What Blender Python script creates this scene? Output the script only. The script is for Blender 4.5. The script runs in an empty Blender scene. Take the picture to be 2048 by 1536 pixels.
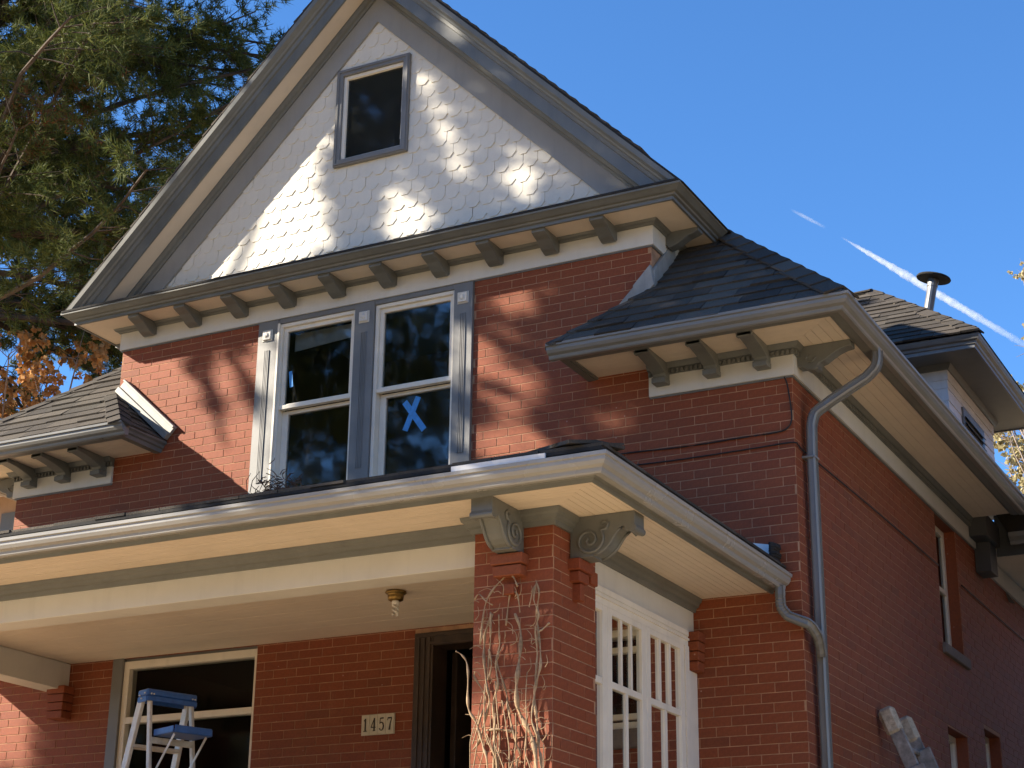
import bpy, bmesh, math, random
import numpy as np
from mathutils import Vector, Matrix

rnd = random.Random(7)
npr = np.random.default_rng(11)
S = bpy.context.scene
COL = S.collection

# ------------------------------------------------------------------ camera
YAW, PITCH, ROLL, FPX = 0.48634996, 0.35349809, 0.01334807, 3529.65
CAM = Vector((3.647, -11.056, 1.6))
cd = bpy.data.cameras.new('camera')
cd.sensor_fit = 'HORIZONTAL'; cd.sensor_width = 36.0
cd.lens = FPX / 2048.0 * 36.0
cd.clip_start = 0.05; cd.clip_end = 6000
cam = bpy.data.objects.new('camera', cd); COL.objects.link(cam)
fwd = Vector((-math.sin(YAW) * math.cos(PITCH), math.cos(YAW) * math.cos(PITCH), math.sin(PITCH)))
rgt = Vector((math.cos(YAW), math.sin(YAW), 0)); upv = rgt.cross(fwd)
r2 = rgt * math.cos(ROLL) + upv * math.sin(ROLL)
u2 = -rgt * math.sin(ROLL) + upv * math.cos(ROLL)
M3 = Matrix((r2, u2, -fwd)).transposed()
cam.matrix_world = Matrix.Translation(CAM) @ M3.to_4x4()
S.camera = cam

# ------------------------------------------------------------------ sky and sun
SUN_DIR = Vector((1.66, 1.0, -1.09)).normalized()          # the way the light travels
w = bpy.data.worlds.new('World'); S.world = w; w.use_nodes = True
nt = w.node_tree; nt.nodes.clear()
wo = nt.nodes.new('ShaderNodeOutputWorld'); bg = nt.nodes.new('ShaderNodeBackground')
sky = nt.nodes.new('ShaderNodeTexSky'); sky.sky_type = 'NISHITA'; sky.sun_disc = False
sky.sun_elevation = math.asin(-SUN_DIR.z)
sky.sun_rotation = math.atan2(-SUN_DIR.x, -SUN_DIR.y)
sky.altitude = 1600; sky.air_density = 1.0; sky.dust_density = 0.1; sky.ozone_density = 6.0
hs = nt.nodes.new('ShaderNodeHueSaturation'); hs.inputs['Saturation'].default_value = 1.10
nt.links.new(sky.outputs[0], hs.inputs['Color']); nt.links.new(hs.outputs[0], bg.inputs[0]); nt.links.new(bg.outputs[0], wo.inputs[0])
bg.inputs[1].default_value = 0.10
sl = bpy.data.lights.new('sun', 'SUN'); sl.energy = 4.8; sl.angle = math.radians(0.53); sl.color = (1.0, 0.89, 0.73)
so = bpy.data.objects.new('sun', sl); COL.objects.link(so)
so.rotation_euler = SUN_DIR.to_track_quat('-Z', 'Y').to_euler(); so.location = (-20, -12, 20)
vs = S.view_settings
vs.view_transform = 'Standard'; vs.look = 'None'; vs.gamma = 1.0; vs.use_curve_mapping = False
vs.exposure = 1.58
S.cycles.use_denoising = True
S.cycles.max_bounces = 8; S.cycles.diffuse_bounces = 5; S.cycles.transparent_max_bounces = 12
S.cycles.sample_clamp_indirect = 6.0

# ------------------------------------------------------------------ materials
def new_mat(name):
    m = bpy.data.materials.new(name); m.use_nodes = True
    t = m.node_tree; t.nodes.clear()
    o = t.nodes.new('ShaderNodeOutputMaterial'); p = t.nodes.new('ShaderNodeBsdfPrincipled')
    t.links.new(p.outputs[0], o.inputs[0])
    return m, t, p
def N(t, kind, **kw):
    n = t.nodes.new(kind)
    for k, v in kw.items(): setattr(n, k, v)
    return n
def coords(t, scale=(1, 1, 1)):
    tc = N(t, 'ShaderNodeTexCoord'); mp = N(t, 'ShaderNodeMapping')
    mp.inputs['Scale'].default_value = scale
    t.links.new(tc.outputs['Object'], mp.inputs[0]); return mp.outputs[0]
def noise(t, vec, scale, detail=4, rough=.6):
    n = N(t, 'ShaderNodeTexNoise'); n.inputs['Scale'].default_value = scale
    n.inputs['Detail'].default_value = detail; n.inputs['Roughness'].default_value = rough
    t.links.new(vec, n.inputs['Vector']); return n.outputs[0]
def ramp(t, fac, stops):
    r = N(t, 'ShaderNodeValToRGB'); e = r.color_ramp.elements
    while len(e) < len(stops): e.new(0.5)
    for el, (p, c) in zip(e, stops):
        el.position = p; el.color = (*c, 1) if len(c) == 3 else c
    t.links.new(fac, r.inputs[0]); return r.outputs[0]
def mixc(t, fac, a, b, mode='MIX'):
    m = N(t, 'ShaderNodeMix', data_type='RGBA', blend_type=mode)
    for i, v in ((0, fac), (6, a), (7, b)):
        if isinstance(v, (int, float)): m.inputs[i].default_value = v
        elif isinstance(v, tuple): m.inputs[i].default_value = (*v, 1) if len(v) == 3 else v
        else: t.links.new(v, m.inputs[i])
    return m.outputs[2]
def mth(t, op, a, b=None):
    m = N(t, 'ShaderNodeMath', operation=op)
    for i, v in ((0, a), (1, b)):
        if v is None: continue
        if isinstance(v, (int, float)): m.inputs[i].default_value = v
        else: t.links.new(v, m.inputs[i])
    return m.outputs[0]
def bump(t, p, h, strength, dist=.01):
    b = N(t, 'ShaderNodeBump'); b.inputs['Strength'].default_value = strength; b.inputs['Distance'].default_value = dist
    t.links.new(h, b.inputs['Height']); t.links.new(b.outputs[0], p.inputs['Normal'])
def pick(t):
    """a random number of its own for every piece, joined or not"""
    g = N(t, 'ShaderNodeNewGeometry'); oi = N(t, 'ShaderNodeObjectInfo')
    return mth(t, 'FRACT', mth(t, 'ADD', g.outputs['Random Per Island'], oi.outputs['Random']))

def paint(name, col, rough=.5, var=.12, sc=3.0, dirt=.25, bmp=.08, streak=True, metallic=0.0, piece=0.0):
    m, t, p = new_mat(name)
    v = coords(t); vz = coords(t, (6, 6, .7))
    n1 = noise(t, v, sc, 5); n2 = noise(t, vz, 2.2, 4); n3 = noise(t, v, 60, 3)
    dk = tuple(c * (1 - var * 1.6) for c in col); lt = tuple(min(1, c * (1 + var)) for c in col)
    c = ramp(t, n1, [(.3, dk), (.7, lt)])
    if streak:
        d = ramp(t, n2, [(.52, (0, 0, 0)), (.72, (1, 1, 1))])
        c = mixc(t, mth(t, 'MULTIPLY', d, dirt), c, tuple(x * .55 for x in col))
    if piece:
        r = pick(t); c = mixc(t, mth(t, 'MULTIPLY', r, piece), c, tuple(x * .6 for x in col))
    t.links.new(c, p.inputs['Base Color'])
    p.inputs['Metallic'].default_value = metallic
    rr = N(t, 'ShaderNodeMapRange'); rr.inputs[3].default_value = rough - .1; rr.inputs[4].default_value = rough + .15
    t.links.new(n1, rr.inputs[0]); t.links.new(rr.outputs[0], p.inputs['Roughness'])
    if bmp: bump(t, p, mth(t, 'ADD', mth(t, 'MULTIPLY', n3, .4), n1), bmp, .01)
    return m

def brick_mat():
    m, t, p = new_mat('brick'); v = coords(t)
    r = pick(t)
    c = ramp(t, r, [(0, (.200, .048, .019)), (.35, (.220, .053, .020)), (.7, (.236, .059, .022)), (.93, (.215, .057, .024)), (1, (.175, .047, .020))])
    big = noise(t, v, .9, 4); stain = ramp(t, big, [(.42, (0, 0, 0)), (.68, (1, 1, 1))])
    c = mixc(t, mth(t, 'MULTIPLY', stain, .38), c, (.185, .064, .022))
    ef = noise(t, coords(t, (1.6, 1.6, .45)), 2.1, 6, .7)
    efm = ramp(t, ef, [(.62, (0, 0, 0)), (.80, (1, 1, 1))])
    c = mixc(t, mth(t, 'MULTIPLY', efm, .34), c, (.36, .20, .11))
    fine = noise(t, v, 55, 5, .7)
    c = mixc(t, .35, c, ramp(t, fine, [(.3, (.25, .25, .25)), (.75, (.85, .85, .85))]), 'OVERLAY')
    sp = N(t, 'ShaderNodeTexVoronoi'); sp.inputs['Scale'].default_value = 9; t.links.new(v, sp.inputs['Vector'])
    spot = ramp(t, sp.outputs['Distance'], [(.035, (1, 1, 1)), (.06, (0, 0, 0))])
    c = mixc(t, mth(t, 'MULTIPLY', spot, .55), c, (.5, .38, .32))
    t.links.new(c, p.inputs['Base Color']); p.inputs['Roughness'].default_value = .72
    p.inputs['Specular IOR Level'].default_value = .35
    bump(t, p, fine, .22, .006)
    return m
def shingle_mat():
    m, t, p = new_mat('roof_shingle'); v = coords(t); r = pick(t)
    c = ramp(t, r, [(0, (.028, .022, .016)), (.4, (.046, .037, .028)), (.8, (.066, .054, .041)), (1, (.092, .076, .058))])
    g = noise(t, v, 160, 2); c = mixc(t, .5, c, ramp(t, g, [(.35, (.2, .2, .2)), (.7, (.9, .9, .9))]), 'OVERLAY')
    b = noise(t, v, 1.4, 4); c = mixc(t, mth(t, 'MULTIPLY', ramp(t, b, [(.5, (0, 0, 0)), (.75, (1, 1, 1))]), .35), c, (.085, .082, .062))
    t.links.new(c, p.inputs['Base Color']); p.inputs['Roughness'].default_value = .9
    bump(t, p, g, .9, .006); return m
def glass_mat(name='window_glass', ior=2.1, wav=.05, dirt=.10):
    m, t, p = new_mat(name); t.nodes.remove(p)
    o = [n for n in t.nodes if n.type == 'OUTPUT_MATERIAL'][0]
    v = coords(t); b = N(t, 'ShaderNodeBump'); b.inputs['Strength'].default_value = wav; b.inputs['Distance'].default_value = .02
    t.links.new(noise(t, v, 3.2, 2), b.inputs['Height'])
    f = N(t, 'ShaderNodeFresnel'); f.inputs[0].default_value = ior
    tr = N(t, 'ShaderNodeBsdfTransparent'); tr.inputs[0].default_value = (.82, .86, .85, 1)
    g = N(t, 'ShaderNodeBsdfGlossy'); g.inputs['Roughness'].default_value = .045
    t.links.new(b.outputs[0], g.inputs['Normal'])
    mx = N(t, 'ShaderNodeMixShader'); t.links.new(f.outputs[0], mx.inputs[0])
    t.links.new(tr.outputs[0], mx.inputs[1]); t.links.new(g.outputs[0], mx.inputs[2])
    d = N(t, 'ShaderNodeBsdfDiffuse'); d.inputs[0].default_value = (.55, .56, .55, 1)
    st = noise(t, coords(t, (9, 9, 1.1)), 2.4, 6, .72)
    sm = mth(t, 'MULTIPLY', ramp(t, st, [(.55, (0, 0, 0)), (.85, (1, 1, 1))]), dirt)
    m2 = N(t, 'ShaderNodeMixShader'); t.links.new(sm, m2.inputs[0])
    t.links.new(mx.outputs[0], m2.inputs[1]); t.links.new(d.outputs[0], m2.inputs[2])
    t.links.new(m2.outputs[0], o.inputs[0]); return m
def leaf_mat(name, cols, rough=.6, trans=.25):
    m, t, p = new_mat(name); r = pick(t)
    n = noise(t, coords(t), .9, 3)
    c = ramp(t, mth(t, 'ADD', mth(t, 'MULTIPLY', r, .55), mth(t, 'MULTIPLY', n, .5)), [(i / (len(cols) - 1), c) for i, c in enumerate(cols)])
    t.links.new(c, p.inputs['Base Color']); p.inputs['Roughness'].default_value = rough; p.inputs['Specular IOR Level'].default_value = .2
    o = [k for k in t.nodes if k.type == 'OUTPUT_MATERIAL'][0]
    tl = N(t, 'ShaderNodeBsdfTranslucent'); t.links.new(c, tl.inputs[0])
    mx = N(t, 'ShaderNodeMixShader'); mx.inputs[0].default_value = trans
    t.links.new(p.outputs[0], mx.inputs[1]); t.links.new(tl.outputs[0], mx.inputs[2]); t.links.new(mx.outputs[0], o.inputs[0])
    return m
def plain(name, col, rough=.5, metallic=0.0, var=.1, sc=20, bmp=.05):
    return paint(name, col, rough, var, sc, 0, bmp, False, metallic)

MAT = dict(
    brick=brick_mat(),
    mortar=paint('mortar', (.42, .24, .14), .9, .25, 9, .3, .3),
    frieze=paint('pale_grey_paint', (.60, .58, .53), .5, .05, 2.0, .14, .04),
    grey=paint('grey_paint', (.142, .147, .138), .45, .12, 3.0, .25, .06),
    greym=paint('mid_grey_paint', (.27, .268, .25), .5, .06, 2.5, .18, .04),
    greyd=paint('charcoal_paint', (.06, .062, .066), .5, .1, 3, .2, .05),
    greyb=paint('slate_grey_paint', (.175, .174, .168), .42, .10, 3.0, .20, .06),
    gutter=paint('grey_gutter_metal', (.195, .195, .188), .30, .07, 2.0, .10, 0),
    gutterp=paint('pale_gutter_metal', (.30, .297, .285), .24, .05, 1.6, .08, 0),
    soffit=paint('cream_paint', (.71, .605, .485), .55, .05, 2.0, .12, .04, True, 0, .12),
    ceil=paint('porch_ceiling_paint', (.73, .62, .49), .5, .05, 2.0, .10, .04, True, 0, .12),
    white=paint('white_window_paint', (.76, .70, .59), .45, .06, 4.0, .15, .05),
    gshing=paint('white_shingle_paint', (.725, .685, .585), .62, .06, 5.0, .10, .12, True, 0, .10),
    clap=paint('white_clapboard_paint', (.72, .72, .72), .55, .06, 4.0, .2, .05),
    shing=shingle_mat(),
    rooffelt=plain('roof_edge_felt', (.022, .021, .020), .95, 0, .3, 30, .3),
    glass=glass_mat(), glass2=glass_mat('thin_glass', 1.3, .02, .03),
    room=plain('dark_room', (.012, .011, .010), .95),  # near-black colour stands for the unlit rooms behind the glass
    wood=paint('dark_stained_wood', (.052, .030, .018), .45, .3, 8, .3, .15),
    stone=paint('grey_sill_stone', (.17, .14, .12), .85, .2, 10, .3, .3),
    black=plain('black_cable_rubber', (.012, .011, .011), .6),
    zinc=paint('galvanised_metal', (.17, .175, .18), .38, .15, 5, .3, .05, True, .55),
    flash=paint('weathered_flashing', (.29, .28, .255), .5, .15, 7, .5, .1),
    whtflash=paint('white_flashing', (.70, .70, .69), .5, .08, 6, .3, .1),
    blue=paint('blue_plastic', (.030, .105, .34), .38, .15, 25, .2, .05, True),
    alu=paint('dull_aluminium', (.60, .555, .48), .42, .15, 14, .45, .06, True, .12),
    yellow=plain('yellow_sticker', (.68, .60, .03), .5),
    tape=plain('blue_masking_tape', (.06, .28, .66), .7, 0, .15, 30),
    blind=plain('roller_blind_cloth', (.60, .60, .55), .8),
    tile=paint('cream_ceramic_tile', (.62, .55, .42), .3, .06, 20, .2, .02),
    digit=plain('dark_glaze', (.035, .022, .012), .35),
    brass=plain('aged_brass', (.30, .19, .06), .35, .9, .3, 30),
    bulb=plain('white_bulb_glass', (.75, .72, .66), .25),
    litter=paint('dead_leaf_litter', (.13, .062, .032), .9, .3, 30, .35, .4, True, 0, .5),
    vine=paint('dry_vine_bark', (.40, .28, .165), .85, .3, 30, .35, .4, True, 0, .5),
    oldwood=paint('weathered_ladder_wood', (.30, .27, .245), .85, .35, 14, .6, .4),
    pad=paint('beige_ladder_pad', (.50, .42, .31), .9, .25, 30, .4, .5),
    bark=paint('tree_bark', (.075, .055, .042), .95, .4, 6, .4, .8),
    twig=paint('pale_twig_bark', (.30, .235, .19), .9, .3, 9, .3, .3),
    needle=leaf_mat('pine_needles', [(.024, .036, .010), (.058, .076, .018), (.112, .130, .032), (.185, .182, .058)], .7, .28),
    brownneedle=leaf_mat('dead_needles', [(.10, .045, .018), (.17, .075, .03)], .8, .2),
    orange=leaf_mat('dry_orange_leaves', [(.34, .16, .05), (.54, .27, .09), (.64, .38, .16)], .7, .35),
    pale=leaf_mat('pale_dry_leaves', [(.30, .25, .12), (.48, .42, .24)], .7, .3),
    stucco=paint('tan_neighbour_stucco', (.42, .28, .19), .85, .12, 2, .2, .2),
    brownwall=paint('brown_brick_paint', (.17, .11, .075), .85, .15, 3, .2, .2),
    deck=paint('grey_porch_deck', (.085, .08, .07), .7, .15, 4, .3, .1),
)
def ground_mat():
    m, t, p = new_mat('dry_lawn'); v = coords(t)
    a = noise(t, v, .35, 5); b = noise(t, v, 14, 5, .7)
    c = ramp(t, mth(t, 'ADD', mth(t, 'MULTIPLY', a, .5), mth(t, 'MULTIPLY', b, .5)), [(.3, (.32, .23, .12)), (.5, (.52, .39, .22)), (.7, (.62, .48, .30))])
    t.links.new(c, p.inputs['Base Color']); p.inputs['Roughness'].default_value = .95
    bump(t, p, b, .6, .05); return m
MAT['ground'] = ground_mat()

# ------------------------------------------------------------------ mesh helpers
class MB:
    def __init__(s): s.v = []; s.f = []
    def add(s, vs_, fs):
        b = len(s.v); s.v += [tuple(p) for p in vs_]; s.f += [tuple(i + b for i in f) for f in fs]; return s
    def box(s, x0, x1, y0, y1, z0, z1):
        return s.add([(x0, y0, z0), (x1, y0, z0), (x1, y1, z0), (x0, y1, z0), (x0, y0, z1), (x1, y0, z1), (x1, y1, z1), (x0, y1, z1)],
                     [(3, 2, 1, 0), (4, 5, 6, 7), (0, 1, 5, 4), (1, 2, 6, 5), (2, 3, 7, 6), (3, 0, 4, 7)])
    def ext(s, poly, vec):
        n = len(poly); q = [tuple(a + b for a, b in zip(p, vec)) for p in poly]
        return s.add(list(poly) + q, [tuple(range(n - 1, -1, -1)), tuple(range(n, 2 * n))] + [(i, (i + 1) % n, n + (i + 1) % n, n + i) for i in range(n)])
    def tube(s, pts, r, n=6, cap=True):
        P_ = [Vector(p) for p in pts]; k = len(P_)
        R_ = r if isinstance(r, (list, tuple)) else [r] * k
        rings = []; ref = None
        for i in range(k):
            d = (P_[min(i + 1, k - 1)] - P_[max(i - 1, 0)])
            if d.length < 1e-9: d = Vector((0, 0, 1))
            d.normalize()
            if ref is None: ref = Vector((1, 0, 0)) if abs(d.x) < .8 else Vector((0, 1, 0))
            a = d.cross(ref)
            if a.length < 1e-6: a = d.cross(Vector((0, 0, 1)))
            a.normalize(); b = d.cross(a).normalized(); ref = b.cross(d) * -1 if False else ref
            rings.append([P_[i] + (a * math.cos(2 * math.pi * j / n) + b * math.sin(2 * math.pi * j / n)) * R_[i] for j in range(n)])
        vs_ = [q for rg in rings for q in rg]
        fs = [(i * n + j, i * n + (j + 1) % n, (i + 1) * n + (j + 1) % n, (i + 1) * n + j) for i in range(k - 1) for j in range(n)]
        if cap: fs += [tuple(range(n - 1, -1, -1)), tuple((k - 1) * n + j for j in range(n))]
        return s.add(vs_, fs)
    def bar(s, a, b, w_, d_, side):
        """a straight rectangular bar from a to b, w_ wide along side, d_ deep across"""
        a = Vector(a); b = Vector(b); ax = (b - a).normalized(); sd = Vector(side); sd = (sd - ax * sd.dot(ax)).normalized(); dp = ax.cross(sd)
        q = [sd * (i * w_ / 2) + dp * (j * d_ / 2) for i, j in ((-1, -1), (1, -1), (1, 1), (-1, 1))]
        return s.add([a + k for k in q] + [b + k for k in q], [(3, 2, 1, 0), (4, 5, 6, 7), (0, 1, 5, 4), (1, 2, 6, 5), (2, 3, 7, 6), (3, 0, 4, 7)])
    def sweep(s, prof, path, conv=lambda a, b, c: (a, b, c), cuts=(None, None)):
        n = len(path); rings = []
        for i in range(n):
            def nrm(j):
                dx, dy = path[j + 1][0] - path[j][0], path[j + 1][1] - path[j][1]; l = math.hypot(dx, dy); return (dy / l, -dx / l)
            if i == 0: m = cuts[0] or nrm(0)
            elif i == n - 1: m = cuts[1] or nrm(n - 2)
            else:
                a, b = nrm(i - 1), nrm(i); k = 1 + a[0] * b[0] + a[1] * b[1]; m = ((a[0] + b[0]) / k, (a[1] + b[1]) / k)
            rings.append([conv(path[i][0] + o * m[0], path[i][1] + o * m[1], c) for o, c in prof])
        k = len(prof); vs_ = [p for r in rings for p in r]
        fs = [(i * k + j, i * k + (j + 1) % k, (i + 1) * k + (j + 1) % k, (i + 1) * k + j) for i in range(n - 1) for j in range(k)]
        fs += [tuple(range(k - 1, -1, -1)), tuple((n - 1) * k + j for j in range(k))]
        return s.add(vs_, fs)
    def build(s, name, mat, parent=None, smooth=False, kind=None, bevel=0):
        me = bpy.data.meshes.new(name); me.from_pydata(s.v, [], s.f)
        bm = bmesh.new(); bm.from_mesh(me); bmesh.ops.recalc_face_normals(bm, faces=bm.faces)
        if bevel: bmesh.ops.bevel(bm, geom=bm.edges[:], offset=bevel, segments=1, affect='EDGES', clamp_overlap=True)
        bm.to_mesh(me); bm.free()
        return link(name, me, mat, parent, smooth, kind)
def link(name, me, mat, parent=None, smooth=False, kind=None):
    o = bpy.data.objects.new(name, me); COL.objects.link(o)
    if mat is not None and len(me.materials) == 0: me.materials.append(MAT[mat] if isinstance(mat, str) else mat)
    if smooth and len(me.polygons): me.shade_smooth()
    if parent is not None:
        o.parent = parent
        if parent.get('is_root'): o.location = -parent.location
    if kind: o['kind'] = kind
    return o
def thing(name, label, cat, loc=(0, 0, 0), group=None):
    o = bpy.data.objects.new(name, None); COL.objects.link(o); o.location = loc; o.empty_display_size = .3
    o['label'] = label; o['category'] = cat; o['is_root'] = 1
    if group: o['group'] = group
    return o
def tag(o, label, cat, group=None):
    o['label'] = label; o['category'] = cat
    if group: o['group'] = group
    return o
XZ = lambda a, b, c: (a, c, b)
def arc(cx, cy, r, a0, a1, n):
    return [(cx + r * math.cos(math.radians(a0 + (a1 - a0) * i / n)), cy + r * math.sin(math.radians(a0 + (a1 - a0) * i / n))) for i in range(n + 1)]

# ------------------------------------------------------------------ ground
def gz(x, y):
    t = min(1, max(0, (y + 10) / 5.5)); return 1.25 * t * t * (3 - 2 * t)
def build_ground():
    ys = [-400, -120, -40, -20, -14, -11, -10, -9.2, -8.4, -7.6, -6.8, -6, -5.2, -4.5, -3, 0, 8, 20, 60, 200, 700, 2500]
    xs = [-2500, -700, -200, -60, -30, -15, -8, -4, 0, 4, 8, 15, 30, 60, 200, 700, 2500]
    m = MB(); m.v = [(x, y, gz(x, y)) for y in ys for x in xs]; k = len(xs)
    m.f = [(j * k + i, j * k + i + 1, (j + 1) * k + i + 1, (j + 1) * k + i) for j in range(len(ys) - 1) for i in range(k - 1)]
    o = m.build('ground', 'ground', smooth=True, kind='structure')
build_ground()

# ------------------------------------------------------------------ THE HOUSE
HL, HR, GL, GR, CX = -7.06, 0.0, -6.02, -1.04, -3.53
house = thing('brick_house', 'red brick house with white shingled front gable, grey trim and front porch', 'house', (CX, 3.5, 1.2))

COURSE, BLEN, JNT, PROUD = .0667, .211, .0062, .0028
def intervals(a, b, cuts):
    out = [(a, b)]
    for c0, c1 in cuts:
        nx = []
        for p, q in out:
            if c1 <= p or c0 >= q: nx.append((p, q)); continue
            if c0 > p: nx.append((p, c0))
            if c1 < q: nx.append((c1, q))
        out = nx
    return out
def courses(a0, a1, z0, z1, openings=(), phase=0.0):
    """bricks in running bond: (a, b, zlow, zhigh)"""
    out = []; r0 = math.floor(z0 / COURSE); r = r0
    while r * COURSE < z1 - .01:
        za, zb = max(z0, r * COURSE), min(z1, (r + 1) * COURSE); zm = (za + zb) / 2
        if zb - za > .02:
            for p, q in intervals(a0, a1, [(o[0], o[1]) for o in openings if o[2] < zm < o[3]]):
                off = phase + (BLEN / 2 if r % 2 else 0) + .012 * math.sin(r * 2.3)
                k = math.floor((p - off) / BLEN); x = off + k * BLEN
                while x < q:
                    xa, xb = max(p, x), min(q, x + BLEN)
                    if xb - xa > .03: out.append((xa + JNT / 2, xb - JNT / 2, za + JNT / 2, zb - JNT / 2))
                    x += BLEN
        r += 1
    return out
def brick_shape(m, a0, a1, z0, z1, conv, proud=PROUD):
    """conv maps (along, out, z) to the scene"""
    c = .001 if proud < .1 else .0
    R0 = [(a0, 0, z0), (a1, 0, z0), (a1, 0, z1), (a0, 0, z1)]
    R1 = [(p[0], proud - c, p[2]) for p in R0]
    R2 = [(a0 + c, proud, z0 + c), (a1 - c, proud, z0 + c), (a1 - c, proud, z1 - c), (a0 + c, proud, z1 - c)]
    vs_ = [conv(*p) for p in R0 + R1 + R2]
    fs = [(8, 9, 10, 11)] + [(k * 4 + i, k * 4 + (i + 1) % 4, k * 4 + 4 + (i + 1) % 4, k * 4 + 4 + i) for k in (0, 1) for i in range(4)]
    m.add(vs_, fs)
def full_brick_mesh():
    L, H = BLEN - JNT, COURSE - JNT
    m = MB(); brick_shape(m, -L / 2, L / 2, -H / 2, H / 2, lambda a, o, z: (a, -o, z))
    me = bpy.data.meshes.new('brick'); me.from_pydata(m.v, [], m.f)
    b = bmesh.new(); b.from_mesh(me); bmesh.ops.recalc_face_normals(b, faces=b.faces)
    for f in b.faces:
        if f.normal.dot(f.calc_center_median()) < 0 and abs(f.normal.y) < .1: pass
    b.to_mesh(me); b.free(); me.materials.append(MAT['brick']); return me
BRICK = full_brick_mesh(); N_BRICK = [0]
def lay(parent, bricks, conv, rotz, origin_of, single=lambda b: False, jitter=.0008):
    m = MB()
    for b in bricks:
        a0, a1, z0, z1 = b; j = rnd.uniform(-jitter, jitter)
        if single(b) and N_BRICK[0] < 300:
            o = bpy.data.objects.new('brick', BRICK); COL.objects.link(o); o.parent = parent
            p = origin_of((a0 + a1) / 2, (z0 + z1) / 2, j); o.location = p; o.rotation_euler = (0, 0, rotz)
            o.scale = ((a1 - a0) / (BLEN - JNT), 1, (z1 - z0) / (COURSE - JNT)); N_BRICK[0] += 1
        else:
            brick_shape(m, a0, a1, z0, z1, lambda a, o_, z, j=j: conv(a, o_ + (j if o_ > 0 else 0), z))
    if m.v: m.build('brick_courses', 'brick', parent, kind='stuff')
def wall_core(m, a0, a1, z0, z1, openings, conv_box):
    xs = sorted({a0, a1, *[min(max(v, a0), a1) for o in openings for v in o[:2]]})
    zs = sorted({z0, z1, *[min(max(v, z0), z1) for o in openings for v in o[2:]]})
    for i in range(len(xs) - 1):
        for j in range(len(zs) - 1):
            xm, zm = (xs[i] + xs[i + 1]) / 2, (zs[j] + zs[j + 1]) / 2
            if any(o[0] < xm < o[1] and o[2] < zm < o[3] for o in openings): continue
            conv_box(m, xs[i], xs[i + 1], zs[j], zs[j + 1])

# --- front wall
W_UP = (-4.565, -2.54, 5.50, 7.13)
W_BIG = (-5.80, -4.395, 2.55, 4.41)
DOOR = (-2.975, -1.85, 2.0, 4.37)
W_SM = (-1.66, -1.125, 3.56, 4.25)
front = MB()
wall_core(front, HL, HR, 1.2, 89 * COURSE, [W_UP, W_BIG, DOOR, W_SM], lambda m, a, b, c, d: m.box(a, b, 0, .26, c, d))
wall_core(front, GL, GR, 89 * COURSE, 7.2, [W_UP], lambda m, a, b, c, d: m.box(a, b, 0, .26, c, d))
fw = front.build('front_wall', 'mortar', house)
FC = lambda a, o, z: (a, -o, z)
FO = lambda a, z, j: (a, -j, z)

# --- pillar first, its bricks show largest
PX0, PX1, PY0, PY1 = -1.161, -.651, -2.40, -1.84
pil = MB().box(PX0 + PROUD, PX1 - PROUD, PY0 + PROUD, PY1 - PROUD, 2.0, 4.405).build('porch_pillar', 'mortar', house)
def pillar_bricks():
    fr = courses(PX0, PX1, 2.0, 4.40, (), -.651 + .004); sd = courses(PY0 + PROUD, PY1, 2.0, 4.40, (), -2.40 - BLEN / 2)
    vis = lambda b: b[2] > 3.0
    lay(pil, fr, lambda a, o, z: (a, PY0 + PROUD - o, z), 0, lambda a, z, j: (a, PY0 + PROUD - j, z), vis)
    lay(pil, sd, lambda a, o, z: (PX1 - PROUD + o, a, z), math.pi / 2, lambda a, z, j: (PX1 - PROUD + j, a, z), vis)
    lay(pil, courses(PY0 + .004, PY1, 2.0, 4.40), lambda a, o, z: (PX0 + PROUD - o, a, z), 0, None)
pillar_bricks()
lay(fw, courses(HL, HR + PROUD, 2.2, 89 * COURSE, [W_UP, W_BIG, DOOR, W_SM]), FC, 0, FO,
    lambda b: (b[0] > -.72 and 3.05 < b[2] < 4.42) or (b[0] > -1.3 and 4.75 < b[2] < 5.9 and b[0] + (b[2] - 4.75) * 1.2 > -.55))
lay(fw, courses(GL, GR, 89 * COURSE, 7.125, [W_UP]), FC, 0, FO)
# brick corbels that carry the brackets and the beam ends
def corbel(x0, x1, y0, y1, z0, z1, parent):
    m = MB(); n = max(1, round((z1 - z0) / COURSE))
    for i in range(n):
        k = .012 * i / max(1, n - 1)
        m.box(x0 - k, x1 + k, y0 - k, y1, z0 + i * COURSE + JNT / 2, z0 + (i + 1) * COURSE - JNT / 2)
    return m.build('brick_corbel', 'brick', parent, bevel=.004)
corbel(-1.0, -.82, -2.475, -2.39, 4.03, 4.16, pil)
corbel(-.945, -.875, -2.445, -2.39, 3.93, 4.03, pil)
o1 = MB(); o1.box(-.66, -.575, -2.215, -2.03, 4.10, 4.165); o1.box(-.66, -.59, -2.19, -2.06, 4.035, 4.095); o1.box(-.66, -.60, -2.15, -2.10, 3.93, 4.03)
o1.build('brick_corbel', 'brick', pil, bevel=.004)
MB().box(-1.20, -1.155, -2.30, -2.10, 4.08, 4.16).build('brick_corbel', 'brick', pil, bevel=.004)
MB().box(-.66, -.635, -1.93, -1.84, 4.08, 4.16).build('brick_corbel', 'brick', pil, bevel=.004)
corbel(-.82, -.70, -.12, -.004, 3.90, 4.155, fw)
corbel(-6.36, -6.20, -.12, -.004, 3.95, 4.185, fw)

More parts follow.
